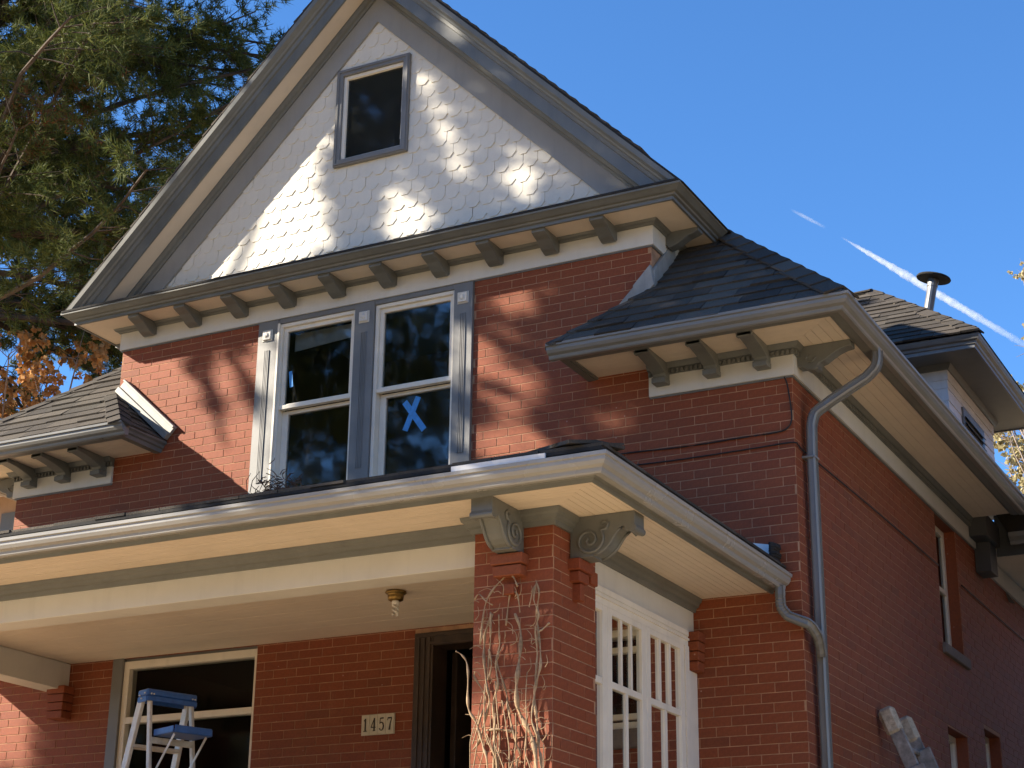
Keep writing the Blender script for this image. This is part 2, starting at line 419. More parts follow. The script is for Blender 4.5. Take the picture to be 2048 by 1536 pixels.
# --- side wall on the right
SW1 = (3.72, 4.43, 4.76, 5.92); SW2 = (3.66, 4.32, 2.9, 4.06); SW3 = (4.97, 5.58, 2.9, 4.24)
sm_ = MB(); wall_core(sm_, .0, 9.0, 1.2, 5.95, [SW1, SW2, SW3], lambda m, a, b, c, d: m.box(-.255, -.0005 if a < .2 else 0, max(a, .0005), b, c, d))
sw = sm_.build('side_wall', 'mortar', house)
lay(sw, courses(.0, 9.0, 2.0, 5.93, [SW1, SW2, SW3]), lambda a, o, z: (o, a, z), math.pi / 2, None)
MB().box(HL, HL + .26, .26, 9, 1.2, 5.95).build('far_side_wall', 'mortar', house)
MB().box(HL, 0, 9.0, 9.26, 1.2, 5.95).build('rear_wall', 'mortar', house)

# --- gable wall with its shingles
gab = MB().ext([(GL, .012, 7.2), (GR, .012, 7.2), (GR, .012, 7.62), (CX, .012, 10.05), (GL, .012, 7.62)], (0, .2, 0)).build('gable_wall', 'gshing', house)
GW = (-3.91, -3.19, 8.41, 9.33)
def gable_shingles():
    sw_, ex = .128, .1235; z = 7.40; row = 0
    def one(wd, c=.040):
        m = MB(); h = wd / 2 - .0004
        pts = [(-h, .19), (-h, c), (-h + c * .85, 0), (h - c * .85, 0), (h, c), (h, .19)]
        fr = [(x, -.0105 + zz * .045, zz) for x, zz in pts]; bk = [(x, .004, zz) for x, zz in pts]
        m.add(fr + bk, [(0, 1, 2, 3, 4, 5), (11, 10, 9, 8, 7, 6)] + [(i, (i + 1) % 6, 6 + (i + 1) % 6, 6 + i) for i in range(6)])
        me = bpy.data.meshes.new('shingle'); me.from_pydata(m.v, [], m.f)
        b = bmesh.new(); b.from_mesh(me); bmesh.ops.recalc_face_normals(b, faces=b.faces); b.to_mesh(me); b.free()
        me.materials.append(MAT['gshing']); return me
    meshes = [one(sw_ - .001), one(sw_), one(sw_, .036), one(sw_ - .002, .044)]
    cnt = 0
    while z < 9.75:
        half = (9.727 - z) / 1.005 + .02
        n = int(half / sw_) + 2
        for i in range(-n, n + 1):
            x = CX + (i + (.5 if row % 2 else 0)) * sw_ + rnd.uniform(-.0015, .0015)
            if abs(x - CX) > half + .03: continue
            if GW[0] + .03 < x < GW[1] - .03 and GW[2] - .06 < z < GW[3] - .12: continue
            o = bpy.data.objects.new('shingle', meshes[rnd.randrange(4)]); COL.objects.link(o); o.parent = gab
            o.location = (x, rnd.uniform(-.002, .002), z + rnd.uniform(-.005, .005)); o.rotation_euler = (0, rnd.uniform(-.012, .012), 0); cnt += 1
        z += ex; row += 1
gable_shingles()

# --- gable trim: level cornice, rake boards, soffits
gp = [(GL, .56), (GL, 0), (GR, 0), (GR, .56)]
MB().sweep([(-.004, 7.13), (.022, 7.13), (.022, 7.285), (-.004, 7.285)], gp).build('gable_frieze', 'frieze', house)
MB().sweep([(-.004, 7.118), (.012, 7.118), (.012, 7.1295), (-.004, 7.1295)], gp).build('frieze_drip', 'grey', house)
MB().sweep([(-.002, 7.2855), (.035, 7.2855), (.042, 7.295), (.06, 7.302), (.072, 7.3195), (-.002, 7.3195)], gp).build('bed_moulding', 'grey', house)
MB().sweep([(.0, 7.32), (.29, 7.32), (.29, 7.334), (.0, 7.334)], gp).build('gable_soffit', 'soffit', house)
MB().sweep([(.288, 7.312), (.306, 7.312), (.306, 7.338), (.324, 7.343), (.330, 7.355), (.350, 7.361), (.378, 7.382), (.394, 7.391), (.396, 7.405), (.288, 7.405)], gp).build('gable_cornice', 'grey', house)
MB().ext([(GL - .385, -.402, 7.4065), (GR + .385, -.402, 7.4065), (GR + .385, -.402, 7.424), (GL - .385, -.402, 7.424)], (0, .012, 0)).build('cornice_drip_edge', 'rooffelt', house)
MB().add([(GL - .38, -.40, 7.421), (GR + .38, -.40, 7.421), (GR + .2, .01, 7.55), (GL - .2, .01, 7.55), (GL - .38, -.40, 7.407), (GR + .38, -.40, 7.407), (GR + .2, .01, 7.51), (GL - .2, .01, 7.51)],
         [(0, 1, 2, 3), (7, 6, 5, 4), (0, 4, 5, 1), (1, 5, 6, 2), (2, 6, 7, 3), (3, 7, 4, 0)]).build('cornice_pent_roof', 'shing', house)
RS = 1.005; RA = 9.727; KH = math.sqrt(1 + RS * RS) / RS
def rake_path(z0): d = (RA - z0) / RS; return [(CX + d, z0), (CX, RA), (CX - d, z0)]
def rake(prof, z0=7.412): return MB().sweep(prof, rake_path(z0), XZ, ((KH, 0), (-KH, 0)))
rake([(0, .0), (0, -.028), (.172, -.028), (.172, 0)], 7.412).build('rake_board', 'greym', house)
rake([(.1725, 0), (.1725, -.040), (.19, -.046), (.198, -.066), (.224, -.078), (.226, -.09), (.226, 0)]).build('rake_bed_moulding', 'grey', house)
rake([(.2265, -.0), (.2265, -.27), (.24, -.27), (.24, 0)]).build('rake_soffit', 'soffit', house)
rake([(.212, -.262), (.212, -.280), (.300, -.280), (.304, -.296), (.330, -.304), (.335, -.322), (.348, -.332), (.366, -.370), (.402, -.376), (.402, -.262)]).build('rake_cornice', 'grey', house)
rake([(.4025, -.370), (.418, -.370), (.418, 3.6), (.4025, 3.6)], 7.402).build('gable_roof', 'rooffelt', house)
def gable_roof_edge():
    # the ragged ends of the shingle courses along both rakes
    root = bpy.data.objects[-1] if False else None
    m = MB()
    for sgn in (-1, 1):
        L = (RA - 7.402) / RS * math.sqrt(1 + RS * RS); n = int((L + .4) / .125)
        for i in range(n):
            a = i * .125; b = a + .135
            k = RS / math.sqrt(1 + RS * RS); h = 1 / math.sqrt(1 + RS * RS)
            # from the apex downwards, offset outwards
            def pt(s_, o): return (CX + sgn * (s_ * h + o * k), RA + o * h * 1.0 + (0) - s_ * k + o * 0 + .0)
            o0 = .4185 + .0; ap = .4185 * (1 / k) * 0
            q = [(pt(a - .42 + .42 * 0, o0)), (pt(b - .42 + .42 * 0, o0 + .0)), (pt(b - .42, o0 + .018)), (pt(a - .42, o0 + .006))]
            y = -.374 + rnd.uniform(-.004, .010)
            if (q[0][0] - CX) * sgn < 0: continue
            m.ext([(x, y, z) for x, z in q], (0, 3.9, 0))
    m.build('roof_shingle_courses', 'shing', house, kind='stuff')
gable_roof_edge()

# gable brackets
def bracket_profile(L, H, style):
    if style == 'gable':
        return [(0, 0), (-L, 0), (-L, -.03), (-L * .86, -.045), (-L * .68, -.058), (-L * .55, -.078), (-L * .44, -H * .75), (-L * .36, -H * .86), (-L * .18, -H), (-.02, -H), (-.02, -H * .86), (0, -H * .86)]
    return [(0, 0), (-L, 0), (-L, -.035)] + [(-L + L * .78 * t, -.035 - (H - .07) * (t ** 1.9)) for t in (.15, .3, .45, .6, .75, .9, 1)] + [(-L * .18, -H * .95), (0, -H * .95)]
def place_bracket(x, yface, ztop, L, H, W_, style, parent, name='bracket', block=None):
    m = MB(); m.ext([(x - W_ / 2, yface + o, ztop + z) for o, z in bracket_profile(L, H, style)], (W_, 0, 0))
    if block:
        bh, bd, bw = block; m.box(x - bw / 2, x + bw / 2, yface - bd, yface - .001, ztop - H - bh, ztop - H * .96)
        m.box(x - bw / 2 - .006, x + bw / 2 + .006, yface - L, yface - L * .9, ztop - .04, ztop - .012)
    return m.build(name, 'grey', parent, bevel=.003)
for x in [-5.715 + .4823 * i for i in range(10)]:
    place_bracket(x + .01, -.02, 7.3205, .262, .124, .112, 'gable', house)
# one on the right-hand return
mm = MB().ext([(GR + .02 - o * 1.0, .22, 7.3205 + z) for o, z in bracket_profile(.27, .125, 'gable')], (0, .09, 0)); mm.build('bracket', 'grey', house, bevel=.003)
mm = MB().ext([(GL - .02 + o * 1.0, .22, 7.3205 + z) for o, z in bracket_profile(.27, .125, 'gable')], (0, .09, 0)); mm.build('bracket', 'grey', house, bevel=.003)

# --- lower eaves of the main roof, right and left of the gable
EO = .445
pr = [(-1.50, 0), (-1.50, -EO), (EO, -EO), (EO, 4.86)]
pl = [(HL - EO, 8.5), (HL - EO, -EO), (-5.56, -EO), (-5.56, 0)]
FASC = [(0, 6.128), (.056, 6.128), (.056, 6.206), (0, 6.206)]
RET = [(.0565, 6.132), (.062, 6.158), (.078, 6.166), (.086, 6.186), (.104, 6.200), (.108, 6.222), (.0565, 6.222)]
GUT = [(.0565, 6.124), (.098, 6.120), (.106, 6.128), (.110, 6.146), (.134, 6.158), (.148, 6.178), (.150, 6.200), (.164, 6.204), (.166, 6.222), (.154, 6.224), (.0565, 6.215)]
for nm, path, gpath, rpath in (('r', pr, [(-1.613, -EO), (EO, -EO), (EO, 4.86)], [(-1.50, .0), (-1.50, -EO - .056)]),
                               ('l', pl, [(HL - EO, 8.5), (HL - EO, -EO), (-5.445, -EO)], [(-5.56, -EO - .056), (-5.56, 0)])):
    MB().sweep(FASC, path).build('eave_fascia', 'grey', house)
    MB().sweep(GUT, gpath).build('eave_gutter', 'gutter', house)
    MB().sweep(RET, rpath).build('eave_return_moulding', 'grey', house)
    # the grey bead where the soffit meets the fascia
    MB().sweep([(-.022, 6.136), (-.003, 6.132), (-.003, 6.1485), (-.022, 6.1485)], path).build('soffit_bead', 'grey', house)
def boards(rects, z, parent, name, mat, wid, along, thick=.012, gap=.0035, single=True, mitre=None):
    """beaded boards: rects (x0,x1,y0,y1), laid side by side"""
    me = MB(); out = []
    for (x0, x1, y0, y1) in rects:
        a, b = (y0, y1) if along == 'x' else (x0, x1); n = max(1, round((b - a) / wid)); s_ = (b - a) / n
        for i in range(n):
            p, q = a + i * s_ + gap / 2, a + (i + 1) * s_ - gap / 2; dz = rnd.uniform(-.0008, .0008)
            m = MB() if single else me
            if along == 'x':
                xa, xb = x0, x1
                if mitre: xa, xb, xc, xd = mitre('x', p, q, x0, x1); m.add([(xa, p, z + dz), (xb, p, z + dz), (xd, q, z + dz), (xc, q, z + dz), (xa, p, z + thick), (xb, p, z + thick), (xd, q, z + thick), (xc, q, z + thick)], [(0, 3, 2, 1), (4, 5, 6, 7), (0, 1, 5, 4), (1, 2, 6, 5), (2, 3, 7, 6), (3, 0, 4, 7)])
                else: m.box(xa, xb, p, q, z + dz, z + thick)
            else:
                ya, yb = y0, y1
                if mitre: ya, yb, yc, yd = mitre('y', p, q, y0, y1); m.add([(p, ya, z + dz), (q, yc, z + dz), (q, yd, z + dz), (p, yb, z + dz), (p, ya, z + thick), (q, yc, z + thick), (q, yd, z + thick), (p, yb, z + thick)], [(0, 3, 2, 1), (4, 5, 6, 7), (0, 1, 5, 4), (1, 2, 6, 5), (2, 3, 7, 6), (3, 0, 4, 7)])
                else: m.box(p, q, ya, yb, z + dz, z + thick)
            if single: out.append(m.build(name, mat, parent))
    if not single: out.append(me.build(name + 's', mat, parent, kind='stuff'))
    return out
sb = MB().box(-1.50, EO, -EO, .0, 6.164, 6.18); sb.box(0.0, EO, 0, 4.86, 6.164, 6.18); sb.box(-5.56 - 1.945, -5.56, -EO, 0, 6.164, 6.18); sb.box(HL - EO, HL, 0, 8.5, 6.164, 6.18)
sof = sb.build('eave_soffit', 'soffit', house)
boards([(0.0, EO, -EO, 4.86)], 6.15, sof, 'soffit_board', 'soffit', .075, 'y', mitre=lambda ax, p, q, y0, y1: (-p, y1, -q, y1))
boards([(-1.50, EO, -EO, 0.0)], 6.15, sof, 'soffit_board', 'soffit', .075, 'x', mitre=lambda ax, p, q, x0, x1: (x0, -p - .002, x0, -q - .002))
boards([(HL - EO, -5.56, -EO, 0.0)], 6.15, sof, 'soffit_board', 'soffit', .075, 'x')
fr_r = [(-1.067, 0), (0, 0), (0, 5.12)]; fr_l = [(HL, 8), (HL, 0), (-6.0, 0)]
for path in (fr_r, fr_l):
    MB().sweep([(-.004, 5.925), (.026, 5.925), (.026, 6.072), (-.004, 6.072)], path).build('eave_frieze', 'frieze', house)
    MB().sweep([(-.004, 5.912), (.014, 5.912), (.014, 5.9245), (-.004, 5.9245)], path).build('frieze_drip', 'grey', house)
    MB().sweep([(-.002, 6.0725), (.034, 6.0725), (.034, 6.106), (.060, 6.112), (.068, 6.130), (.080, 6.1490), (-.002, 6.1490)], path).build('dentil_moulding', 'grey', house)
def dentils():
    m = MB(); x = -1.06
    while x < .05: m.box(x, x + .018, -.052, -.0345, 6.075, 6.104); x += .036
    y = -.03
    while y < 5.1: m.box(.0345, .052, y, y + .018, 6.075, 6.104); y += .036
    x = HL - .02
    while x < -6.0: m.box(x, x + .018, -.052, -.0345, 6.075, 6.104); x += .036
    m.build('dentils', 'grey', house, kind='stuff')
dentils()
for xs_ in ([-.955, -.565, -.19], [HL + .955, HL + .565, HL + .19]):
    for x in xs_: place_bracket(x, -.02, 6.1485, .395, .125, .10, 'eave', house, block=(.035, .10, .105))

# scroll bracket shape, used at the house corner and on the pillar
def scroll_profile(L, H):
    """(out, z): an S: a nose under the top, a hollow, then a full belly by the wall"""
    p = [(0, 0), (L, 0), (L, -.075 * H / .24)]
    p += [(L - .006 + .012 * math.sin(a), -.075 * H / .24 - .018 - .018 * math.cos(math.radians(180) - a)) for a in (.6, 1.4, 2.2)]
    nx = L - .022; nz = -.115 * H / .24
    p += [(nx, nz), (L - .045, nz + .006)]
    bel = [(.83, .34), (.77, .36), (.71, .44), (.655, .56), (.60, .70), (.53, .82), (.44, .91), (.36, .945), (.36, 1.0), (.0, 1.0)]
    p += [(a * L, -b * H) for a, b in bel]
    return p
def scroll_bracket(base, outv, width, L, H, parent, mat='grey', spiral=True):
    """base: point on the wall at the top centre; outv: unit vector away from the wall"""
    ov = Vector(outv); sv = Vector((-ov.y, ov.x, 0)); B = Vector(base); m = MB()
    prof = scroll_profile(L, H)
    pts = [tuple(B + ov * o + Vector((0, 0, z)) - sv * width / 2) for o, z in prof]
    m.ext(pts, tuple(sv * width))
    b = m.build('scroll_bracket', mat, parent, bevel=.004)
    # raised ribs along both edges of the curved face
    idx = list(range(7, len(prof) - 2))
    for sd in (-1, 1):
        mm_ = MB().tube([tuple(B + ov * (prof[i][0] + .002) + Vector((0, 0, prof[i][1] - .002)) + sv * sd * (width / 2 - .009)) for i in idx], .010, 6)
        mm_.build('edge_rib', mat, b, smooth=True)
    MB().tube([tuple(B + ov * (L - .012) + Vector((0, 0, -.098 * H / .242)) - sv * (width / 2 + .004)), tuple(B + ov * (L - .012) + Vector((0, 0, -.098 * H / .242)) + sv * (width / 2 + .004))], .021, 14).build('nose_roll', mat, b)
    if spiral:
        cx, cz = L * .30, -H * .60
        sp = [(cx + (.006 + .0076 * a) * math.cos(a + 1.9), cz + (.006 + .0076 * a) * math.sin(a + 1.9) * .95) for a in np.linspace(0, 11.3, 48)]
        sp += [(cx + L * .27, cz + H * .24), (cx + L * .30, cz + H * .36), (cx + L * .25, cz + H * .42), (cx + L * .19, cz + H * .37)]
        for sd in (-1, 1):
            q = MB().tube([tuple(B + ov * a + Vector((0, 0, c)) + sv * sd * (width / 2 + .004)) for a, c in sp], [.0105] * 48 + [.0105, .0105, .0095, .008], 6)
            q.build('scroll', mat, b, smooth=True)
    return b
def corner_bracket(x0, y, sg):
    L = .385; pf = [(0, 0), (L, 0), (L, -.045), (L * .88, -.052), (L * .74, -.070), (L * .60, -.100), (L * .50, -.126), (L * .42, -.135), (L * .37, -.150), (L * .38, -.172), (L * .30, -.185), (L * .20, -.178), (L * .10, -.150), (0, -.150)]
    b = MB().ext([(x0 + sg * o, y - .05, 6.1485 + z) for o, z in pf], (0, .10, 0)).build('corner_bracket', 'grey', house, bevel=.004)
    sp = [(x0 + sg * (.085 + (.008 + .0075 * a) * math.cos(a + 1.2)), y - .053, 6.06 + (.008 + .0075 * a) * math.sin(a + 1.2)) for a in np.linspace(0, 5, 22)]
    MB().tube(sp, .007, 6).build('scroll', 'grey', b, smooth=True)
corner_bracket(.03, .10, 1); corner_bracket(HL - .03, .10, -1)

# --- main roof
RZ, RK = 6.196, .96
RKL = .885
def zf(d, k=RK): return RZ + k * d
def roof_sheets():
    m = MB(); t = .03
    def slab(pts): m.add([(x, y, z - .004) for x, y, z in pts] + [(x, y, z - t) for x, y, z in pts], [tuple(range(len(pts))), tuple(range(2 * len(pts) - 1, len(pts) - 1, -1))] + [(i, (i + 1) % len(pts), len(pts) + (i + 1) % len(pts), len(pts) + i) for i in range(len(pts))])
    O = .58
    for sg, c in ((1, HR), (-1, HL)):
        ex = c + sg * O; ix = GR if sg > 0 else GL; e2 = (-1.58 if sg > 0 else -5.48); b = O - .61
        P_ = lambda x, y, d, k=(RK if sg > 0 else RKL): (x, y, zf(d + .03, k))
        # front plane
        slab([P_(e2, -O, 0), P_(ex, -O, 0), P_(c - sg * .85, .85, O + .85), P_(ix, .85, O + .85), P_(ix, -.04, O - .04)])
        # end plane against the gable
        slab([P_(e2, -O, 0), P_(ix, -.04, O - .04), P_(ix, -.001, O - .04), P_(e2, -.001, 0)])
        # side plane
        tp = .85
        slab([P_(ex, -O, 0), P_(ex, 4.88 if sg > 0 else 8.8, 0), P_(c - sg * tp, 8.8, O + tp), P_(c - sg * tp, tp, O + tp)])
        if sg > 0: slab([P_(ex, 4.88, 0), P_(c + .02, 9.2, O - .02), P_(c - sg * tp, 9.2, O + tp)])
        if sg < 0: slab([P_(HL + tp, tp, O + tp), P_(HR - tp, tp, O + tp), P_(HR - tp, 9, O + tp), P_(HL + tp, 9, O + tp)])
    return m.build('main_roof', 'rooffelt', house)
mroof = roof_sheets()
def clip(poly, a, b, keep_left=True):
    out = []
    def sd(p): v = (b[0] - a[0]) * (p[1] - a[1]) - (b[1] - a[1]) * (p[0] - a[0]); return v if keep_left else -v
    for i in range(len(poly)):
        p, q = poly[i], poly[(i + 1) % len(poly)]; s1, s2 = sd(p), sd(q)
        if s1 >= 0: out.append(p)
        if s1 * s2 < 0:
            t = s1 / (s1 - s2); out.append((p[0] + (q[0] - p[0]) * t, p[1] + (q[1] - p[1]) * t))
    return out
def shingle_facet(O, U, V, ul, ur, vmax, parent, expo=.125, wmin=.22, wmax=.36, tile=(0, 0)):
    O = Vector(O); U = Vector(U).normalized(); V = Vector(V).normalized(); Nn = U.cross(V).normalized()
    if Nn.z < 0: Nn = -Nn
    v = 0; made = []
    while v < vmax - .02:
        v1 = min(v + expo + .03, vmax); la, lb, ra, rb = ul(v), ul(v1), ur(v), ur(v1)
        u = min(la, lb) - rnd.uniform(0, .25)
        while u < max(ra, rb):
            wd = rnd.uniform(wmin, wmax); dv = rnd.uniform(-.006, .006)
            poly = [(u + .002, v + dv), (u + wd - .002, v + dv + rnd.uniform(-.004, .004)), (u + wd - .002, v1), (u + .002, v1)]
            poly = clip(poly, (la, v), (lb, v1), False)
            if len(poly) >= 3: poly = clip(poly, (ra, v), (rb, v1), True)
            if len(poly) >= 3:
                lift = rnd.uniform(.009, .022)
                def p3(q, top):
                    k = 1 - (q[1] - v) / max(.01, v1 - v); h = (.003 + lift * k) if top else 0
                    return O + U * q[0] + V * q[1] + Nn * h
                n = len(poly); m = MB()
                m.add([p3(q, True) for q in poly] + [p3(q, False) for q in poly], [tuple(range(n)), tuple(range(2 * n - 1, n - 1, -1))] + [(i, (i + 1) % n, n + (i + 1) % n, n + i) for i in range(n)])
                made.append(m.build('roof_shingle', 'shing', parent))
            u += wd
        v += expo
    return made
SV = math.sqrt(1 + RK * RK)
# right front plane: u along X from x=-1.60, v up the slope
e0 = -.60; z_e = zf(.01)
shingle_facet((-1.60, e0, z_e + .006), (1, 0, 0), (0, 1, RK), lambda v: v / SV if v / SV < .57 else .565, lambda v: 2.20 - v / SV, 1.40 * SV, mroof, .148)
SVL = math.sqrt(1 + RKL * RKL)
shingle_facet((HL - .60, e0, z_e + .006), (1, 0, 0), (0, 1, RKL), lambda v: v / SVL, lambda v: (2.20 - v / SVL) if v / SVL < .57 else 1.635, 1.40 * SVL, mroof, .148)
# end planes facing the gable
shingle_facet((-5.46, 0.0, z_e + .006), (0, -1, 0), (-1, 0, RKL), lambda v: 0.0, lambda v: .60 - v / SVL, .56 * SVL, mroof)
shingle_facet((-1.60, -.6, z_e + .006), (0, 1, 0), (1, 0, RK), lambda v: v / SV, lambda v: .60, .56 * SV, mroof)
def hip_caps(a, b, n, parent, wid=.15, lift=.03):
    a = Vector(a); b = Vector(b); ax = (b - a).normalized(); L = (b - a).length; st = L / n
    sx = ax.cross(Vector((0, 0, 1))).normalized(); up = sx.cross(ax).normalized()
    for i in range(n):
        p = a + ax * (i * st); q = a + ax * ((i + 1.25) * st); w_ = wid * rnd.uniform(.93, 1.05)
        def sec(c, h, k): return [c - sx * w_ - up * (.072 * w_ / .15) + up * h, c + up * h, c + sx * w_ - up * (.072 * w_ / .15) + up * h]
        A = sec(p, lift + .016, 0); Bq = sec(q, lift + .002, 0); A2 = [x - up * .016 for x in A]; B2 = [x - up * .010 for x in Bq]
        m = MB().add(A + Bq + A2 + B2, [(0, 1, 4, 3), (1, 2, 5, 4), (6, 9, 10, 7), (7, 10, 11, 8), (0, 6, 7, 1), (1, 7, 8, 2), (3, 4, 10, 9), (4, 5, 11, 10), (0, 3, 9, 6), (2, 8, 11, 5)])
        m.build('hip_cap', 'shing', parent)
hip_caps((.56, -.56, zf(.05)), (-.80, .80, zf(1.41)), 10, mroof, .13, .022)
hip_caps((HL - .56, -.56, zf(.05, RKL)), (HL + .80, .80, zf(1.41, RKL)), 10, mroof, .13, .012)
hip_caps((-5.46, -.60, zf(.01)), (-6.02, -.04, zf(.57, RKL)), 5, mroof, .10, .018)
hip_caps((-1.60, -.60, zf(.01)), (-1.04, -.04, zf(.57)), 5, mroof, .06, .012)
# flashing boards where the end planes meet the brick
def flashings():
    def ln(t): return (-1.60 + .58 * t, zf(.02 + .58 * t))
    for (t0, t1, h, o) in ((-.02, .52, .13, .014), (.49, .80, .155, .030), (.77, 1.03, .165, .046)):
        (xa, za), (xb, zb) = ln(t0), ln(t1)
        h0 = .05 if t0 < 0 else h
        MB().ext([(xa, -.008, za), (xb, -.008, zb), (xb - .03, -.008, zb + h), (xa - .02, -.008, za + h0)], (0, -o, 0)).build('step_flashing', 'flash', mroof, bevel=.003)
    # behind the corner, along the gable's own side wall
    MB().ext([(GR + .004, -.03, zf(.60)), (GR + .004, .40, zf(1.02)), (GR + .004, .36, zf(1.02) + .13), (GR + .004, -.03, zf(.60) + .14)], (.03, 0, 0)).build('step_flashing', 'flash', mroof, bevel=.003)
    # left: one deep moulded board
    xa, za, xb, zb = -5.46, zf(.02), -6.04, zf(.60, RKL)
    for k0, k1, o in ((.02, .075, .05), (.0755, .135, .032), (.1355, .155, .05)):
        nx, nz = .7, .72
        MB().ext([(xa + nx * k0, -.008, za + nz * k0), (xb + nx * k0, -.008, zb + nz * k0), (xb + nx * k1, -.008, zb + nz * k1), (xa + nx * k1, -.008, za + nz * k1)], (0, -o, 0)).build('roof_edge_board', 'flash', mroof, bevel=.003)
flashings()

# --- side dormer
def dormer():
    DX, DY0, DY1, DZ = -.2, 5.43, 7.33, 7.90
    d = MB().box(DX - 1.6, DX - .012, DY0 + .012, DY1 - .012, 6.8, DZ).build('dormer', 'clap', house)
    z = 7.0; 
    while z < 7.74:
        m = MB(); t = z + .135
        m.sweep([(0, z), (.012, z), (.004, t), (0, t)], [(DX - 1.5, DY0), (DX, DY0), (DX, DY1)]); m.build('clapboard', 'clap', d); z += .132
    p = [(DX - 1.5, DY0), (DX, DY0), (DX, DY1), (DX - 1.5, DY1)]
    MB().sweep([(-.01, 7.745), (.018, 7.745), (.018, 7.845), (-.01, 7.845)], p).build('dormer_frieze', 'clap', d)
    MB().sweep([(-.01, 7.8455), (.035, 7.8455), (.05, 7.87), (.065, 7.8995), (-.01, 7.8995)], p).build('dormer_moulding', 'grey', d)
    MB().sweep([(-.01, 7.90), (.37, 7.90), (.37, 7.914), (-.01, 7.914)], p).build('dormer_soffit', 'grey', d)
    MB().sweep([(.366, 7.892), (.385, 7.892), (.385, 7.925), (.40, 7.932), (.405, 7.955), (.43, 7.968), (.445, 7.995), (.45, 8.015), (.366, 8.015)], p).build('dormer_cornice', 'greyb', d)
    ex, ya, yb, ze = DX + .46, DY0 - .46, DY1 + .46, 8.018; hw = (yb - ya) / 2; yc = (ya + yb) / 2; k = .87; zr = ze + k * hw
    rf = MB(); A = [(ex, ya, ze), (ex, yb, ze), (ex - hw, yc, zr), (-3.6, yc, zr), (-3.6, ya, ze), (-3.6, yb, ze)]
    rf.add(A, [(0, 1, 2), (0, 2, 3, 4), (1, 5, 3, 2)]); r = rf.build('dormer_roof', 'rooffelt', d)
    sv = math.sqrt(1 + k * k)
    shingle_facet((-2.6, ya - .02, ze + .004), (1, 0, 0), (0, 1, k), lambda v: 0, lambda v: ex + 2.6 - v / sv + .01, hw * sv * .98, d, .125, .26, .4)
    hip_caps((ex - .05, ya + .05, ze + k * .05), (ex - hw, yc, zr), 9, d, .11, .02)
    hip_caps((ex - hw, yc, zr), (-3.2, yc, zr), 7, d, .11, .02)
    # louvred opening in the side of the dormer
    v = MB(); v.box(DX + .006, DX + .03, 5.93, 6.80, 7.18, 7.62); v = v.build('attic_louvre', 'greyb', d)
    for i in range(6):
        z0 = 7.22 + i * .062
        MB().add([(DX + .031, 5.98, z0), (DX + .031, 6.75, z0), (DX + .055, 6.75, z0 - .03), (DX + .055, 5.98, z0 - .03), (DX + .031, 5.98, z0 + .01), (DX + .031, 6.75, z0 + .01), (DX + .057, 6.75, z0 - .022), (DX + .057, 5.98, z0 - .022)],
                 [(0, 1, 2, 3), (7, 6, 5, 4), (0, 4, 5, 1), (1, 5, 6, 2), (2, 6, 7, 3), (3, 7, 4, 0)]).build('louvre_slat', 'black', v)
    # vent pipe with its flat rain cap
    A, B_ = Vector((-.61, 6.30, 8.55)), Vector((-.46, 6.30, 9.22)); ln = lambda f: tuple(A + (B_ - A) * f)
    vp = MB().tube([ln(0), ln(1)], .052, 14).build('vent_pipe', 'zinc', d, smooth=False)
    MB().tube([ln(1.005), ln(1.02), ln(1.04), ln(1.09)], [.178, .184, .175, .02], 28).build('rain_cap', 'rooffelt', vp, smooth=False)
    MB().tube([ln(.88), ln(1.0)], .058, 14).build('pipe_collar', 'zinc', vp)
dormer()

# --- windows
def pane(m, x0, x1, y, z0, z1): return m.add([(x0, y, z0), (x1, y, z0), (x1, y, z1), (x0, y, z1)], [(0, 1, 2, 3)])
def frame(m, x0, x1, z0, z1, wl, wr, wb, wt, y0, y1):
    m.box(x0, x0 + wl, y0, y1, z0, z1); m.box(x1 - wr, x1, y0, y1, z0, z1)
    m.box(x0 + wl, x1 - wr, y0, y1, z0, z0 + wb); m.box(x0 + wl, x1 - wr, y0, y1, z1 - wt, z1); return m
def room(x0, x1, z0, z1, parent, dep=1.6):
    m = MB(); y0 = .27; y1 = dep
    m.add([(x0, y0, z0), (x1, y0, z0), (x1, y0, z1), (x0, y0, z1), (x0, y1, z0), (x1, y1, z0), (x1, y1, z1), (x0, y1, z1)], [(4, 5, 6, 7), (0, 1, 5, 4), (1, 2, 6, 5), (2, 3, 7, 6), (3, 0, 4, 7)])
    return m.build('room_beyond', 'room', parent)
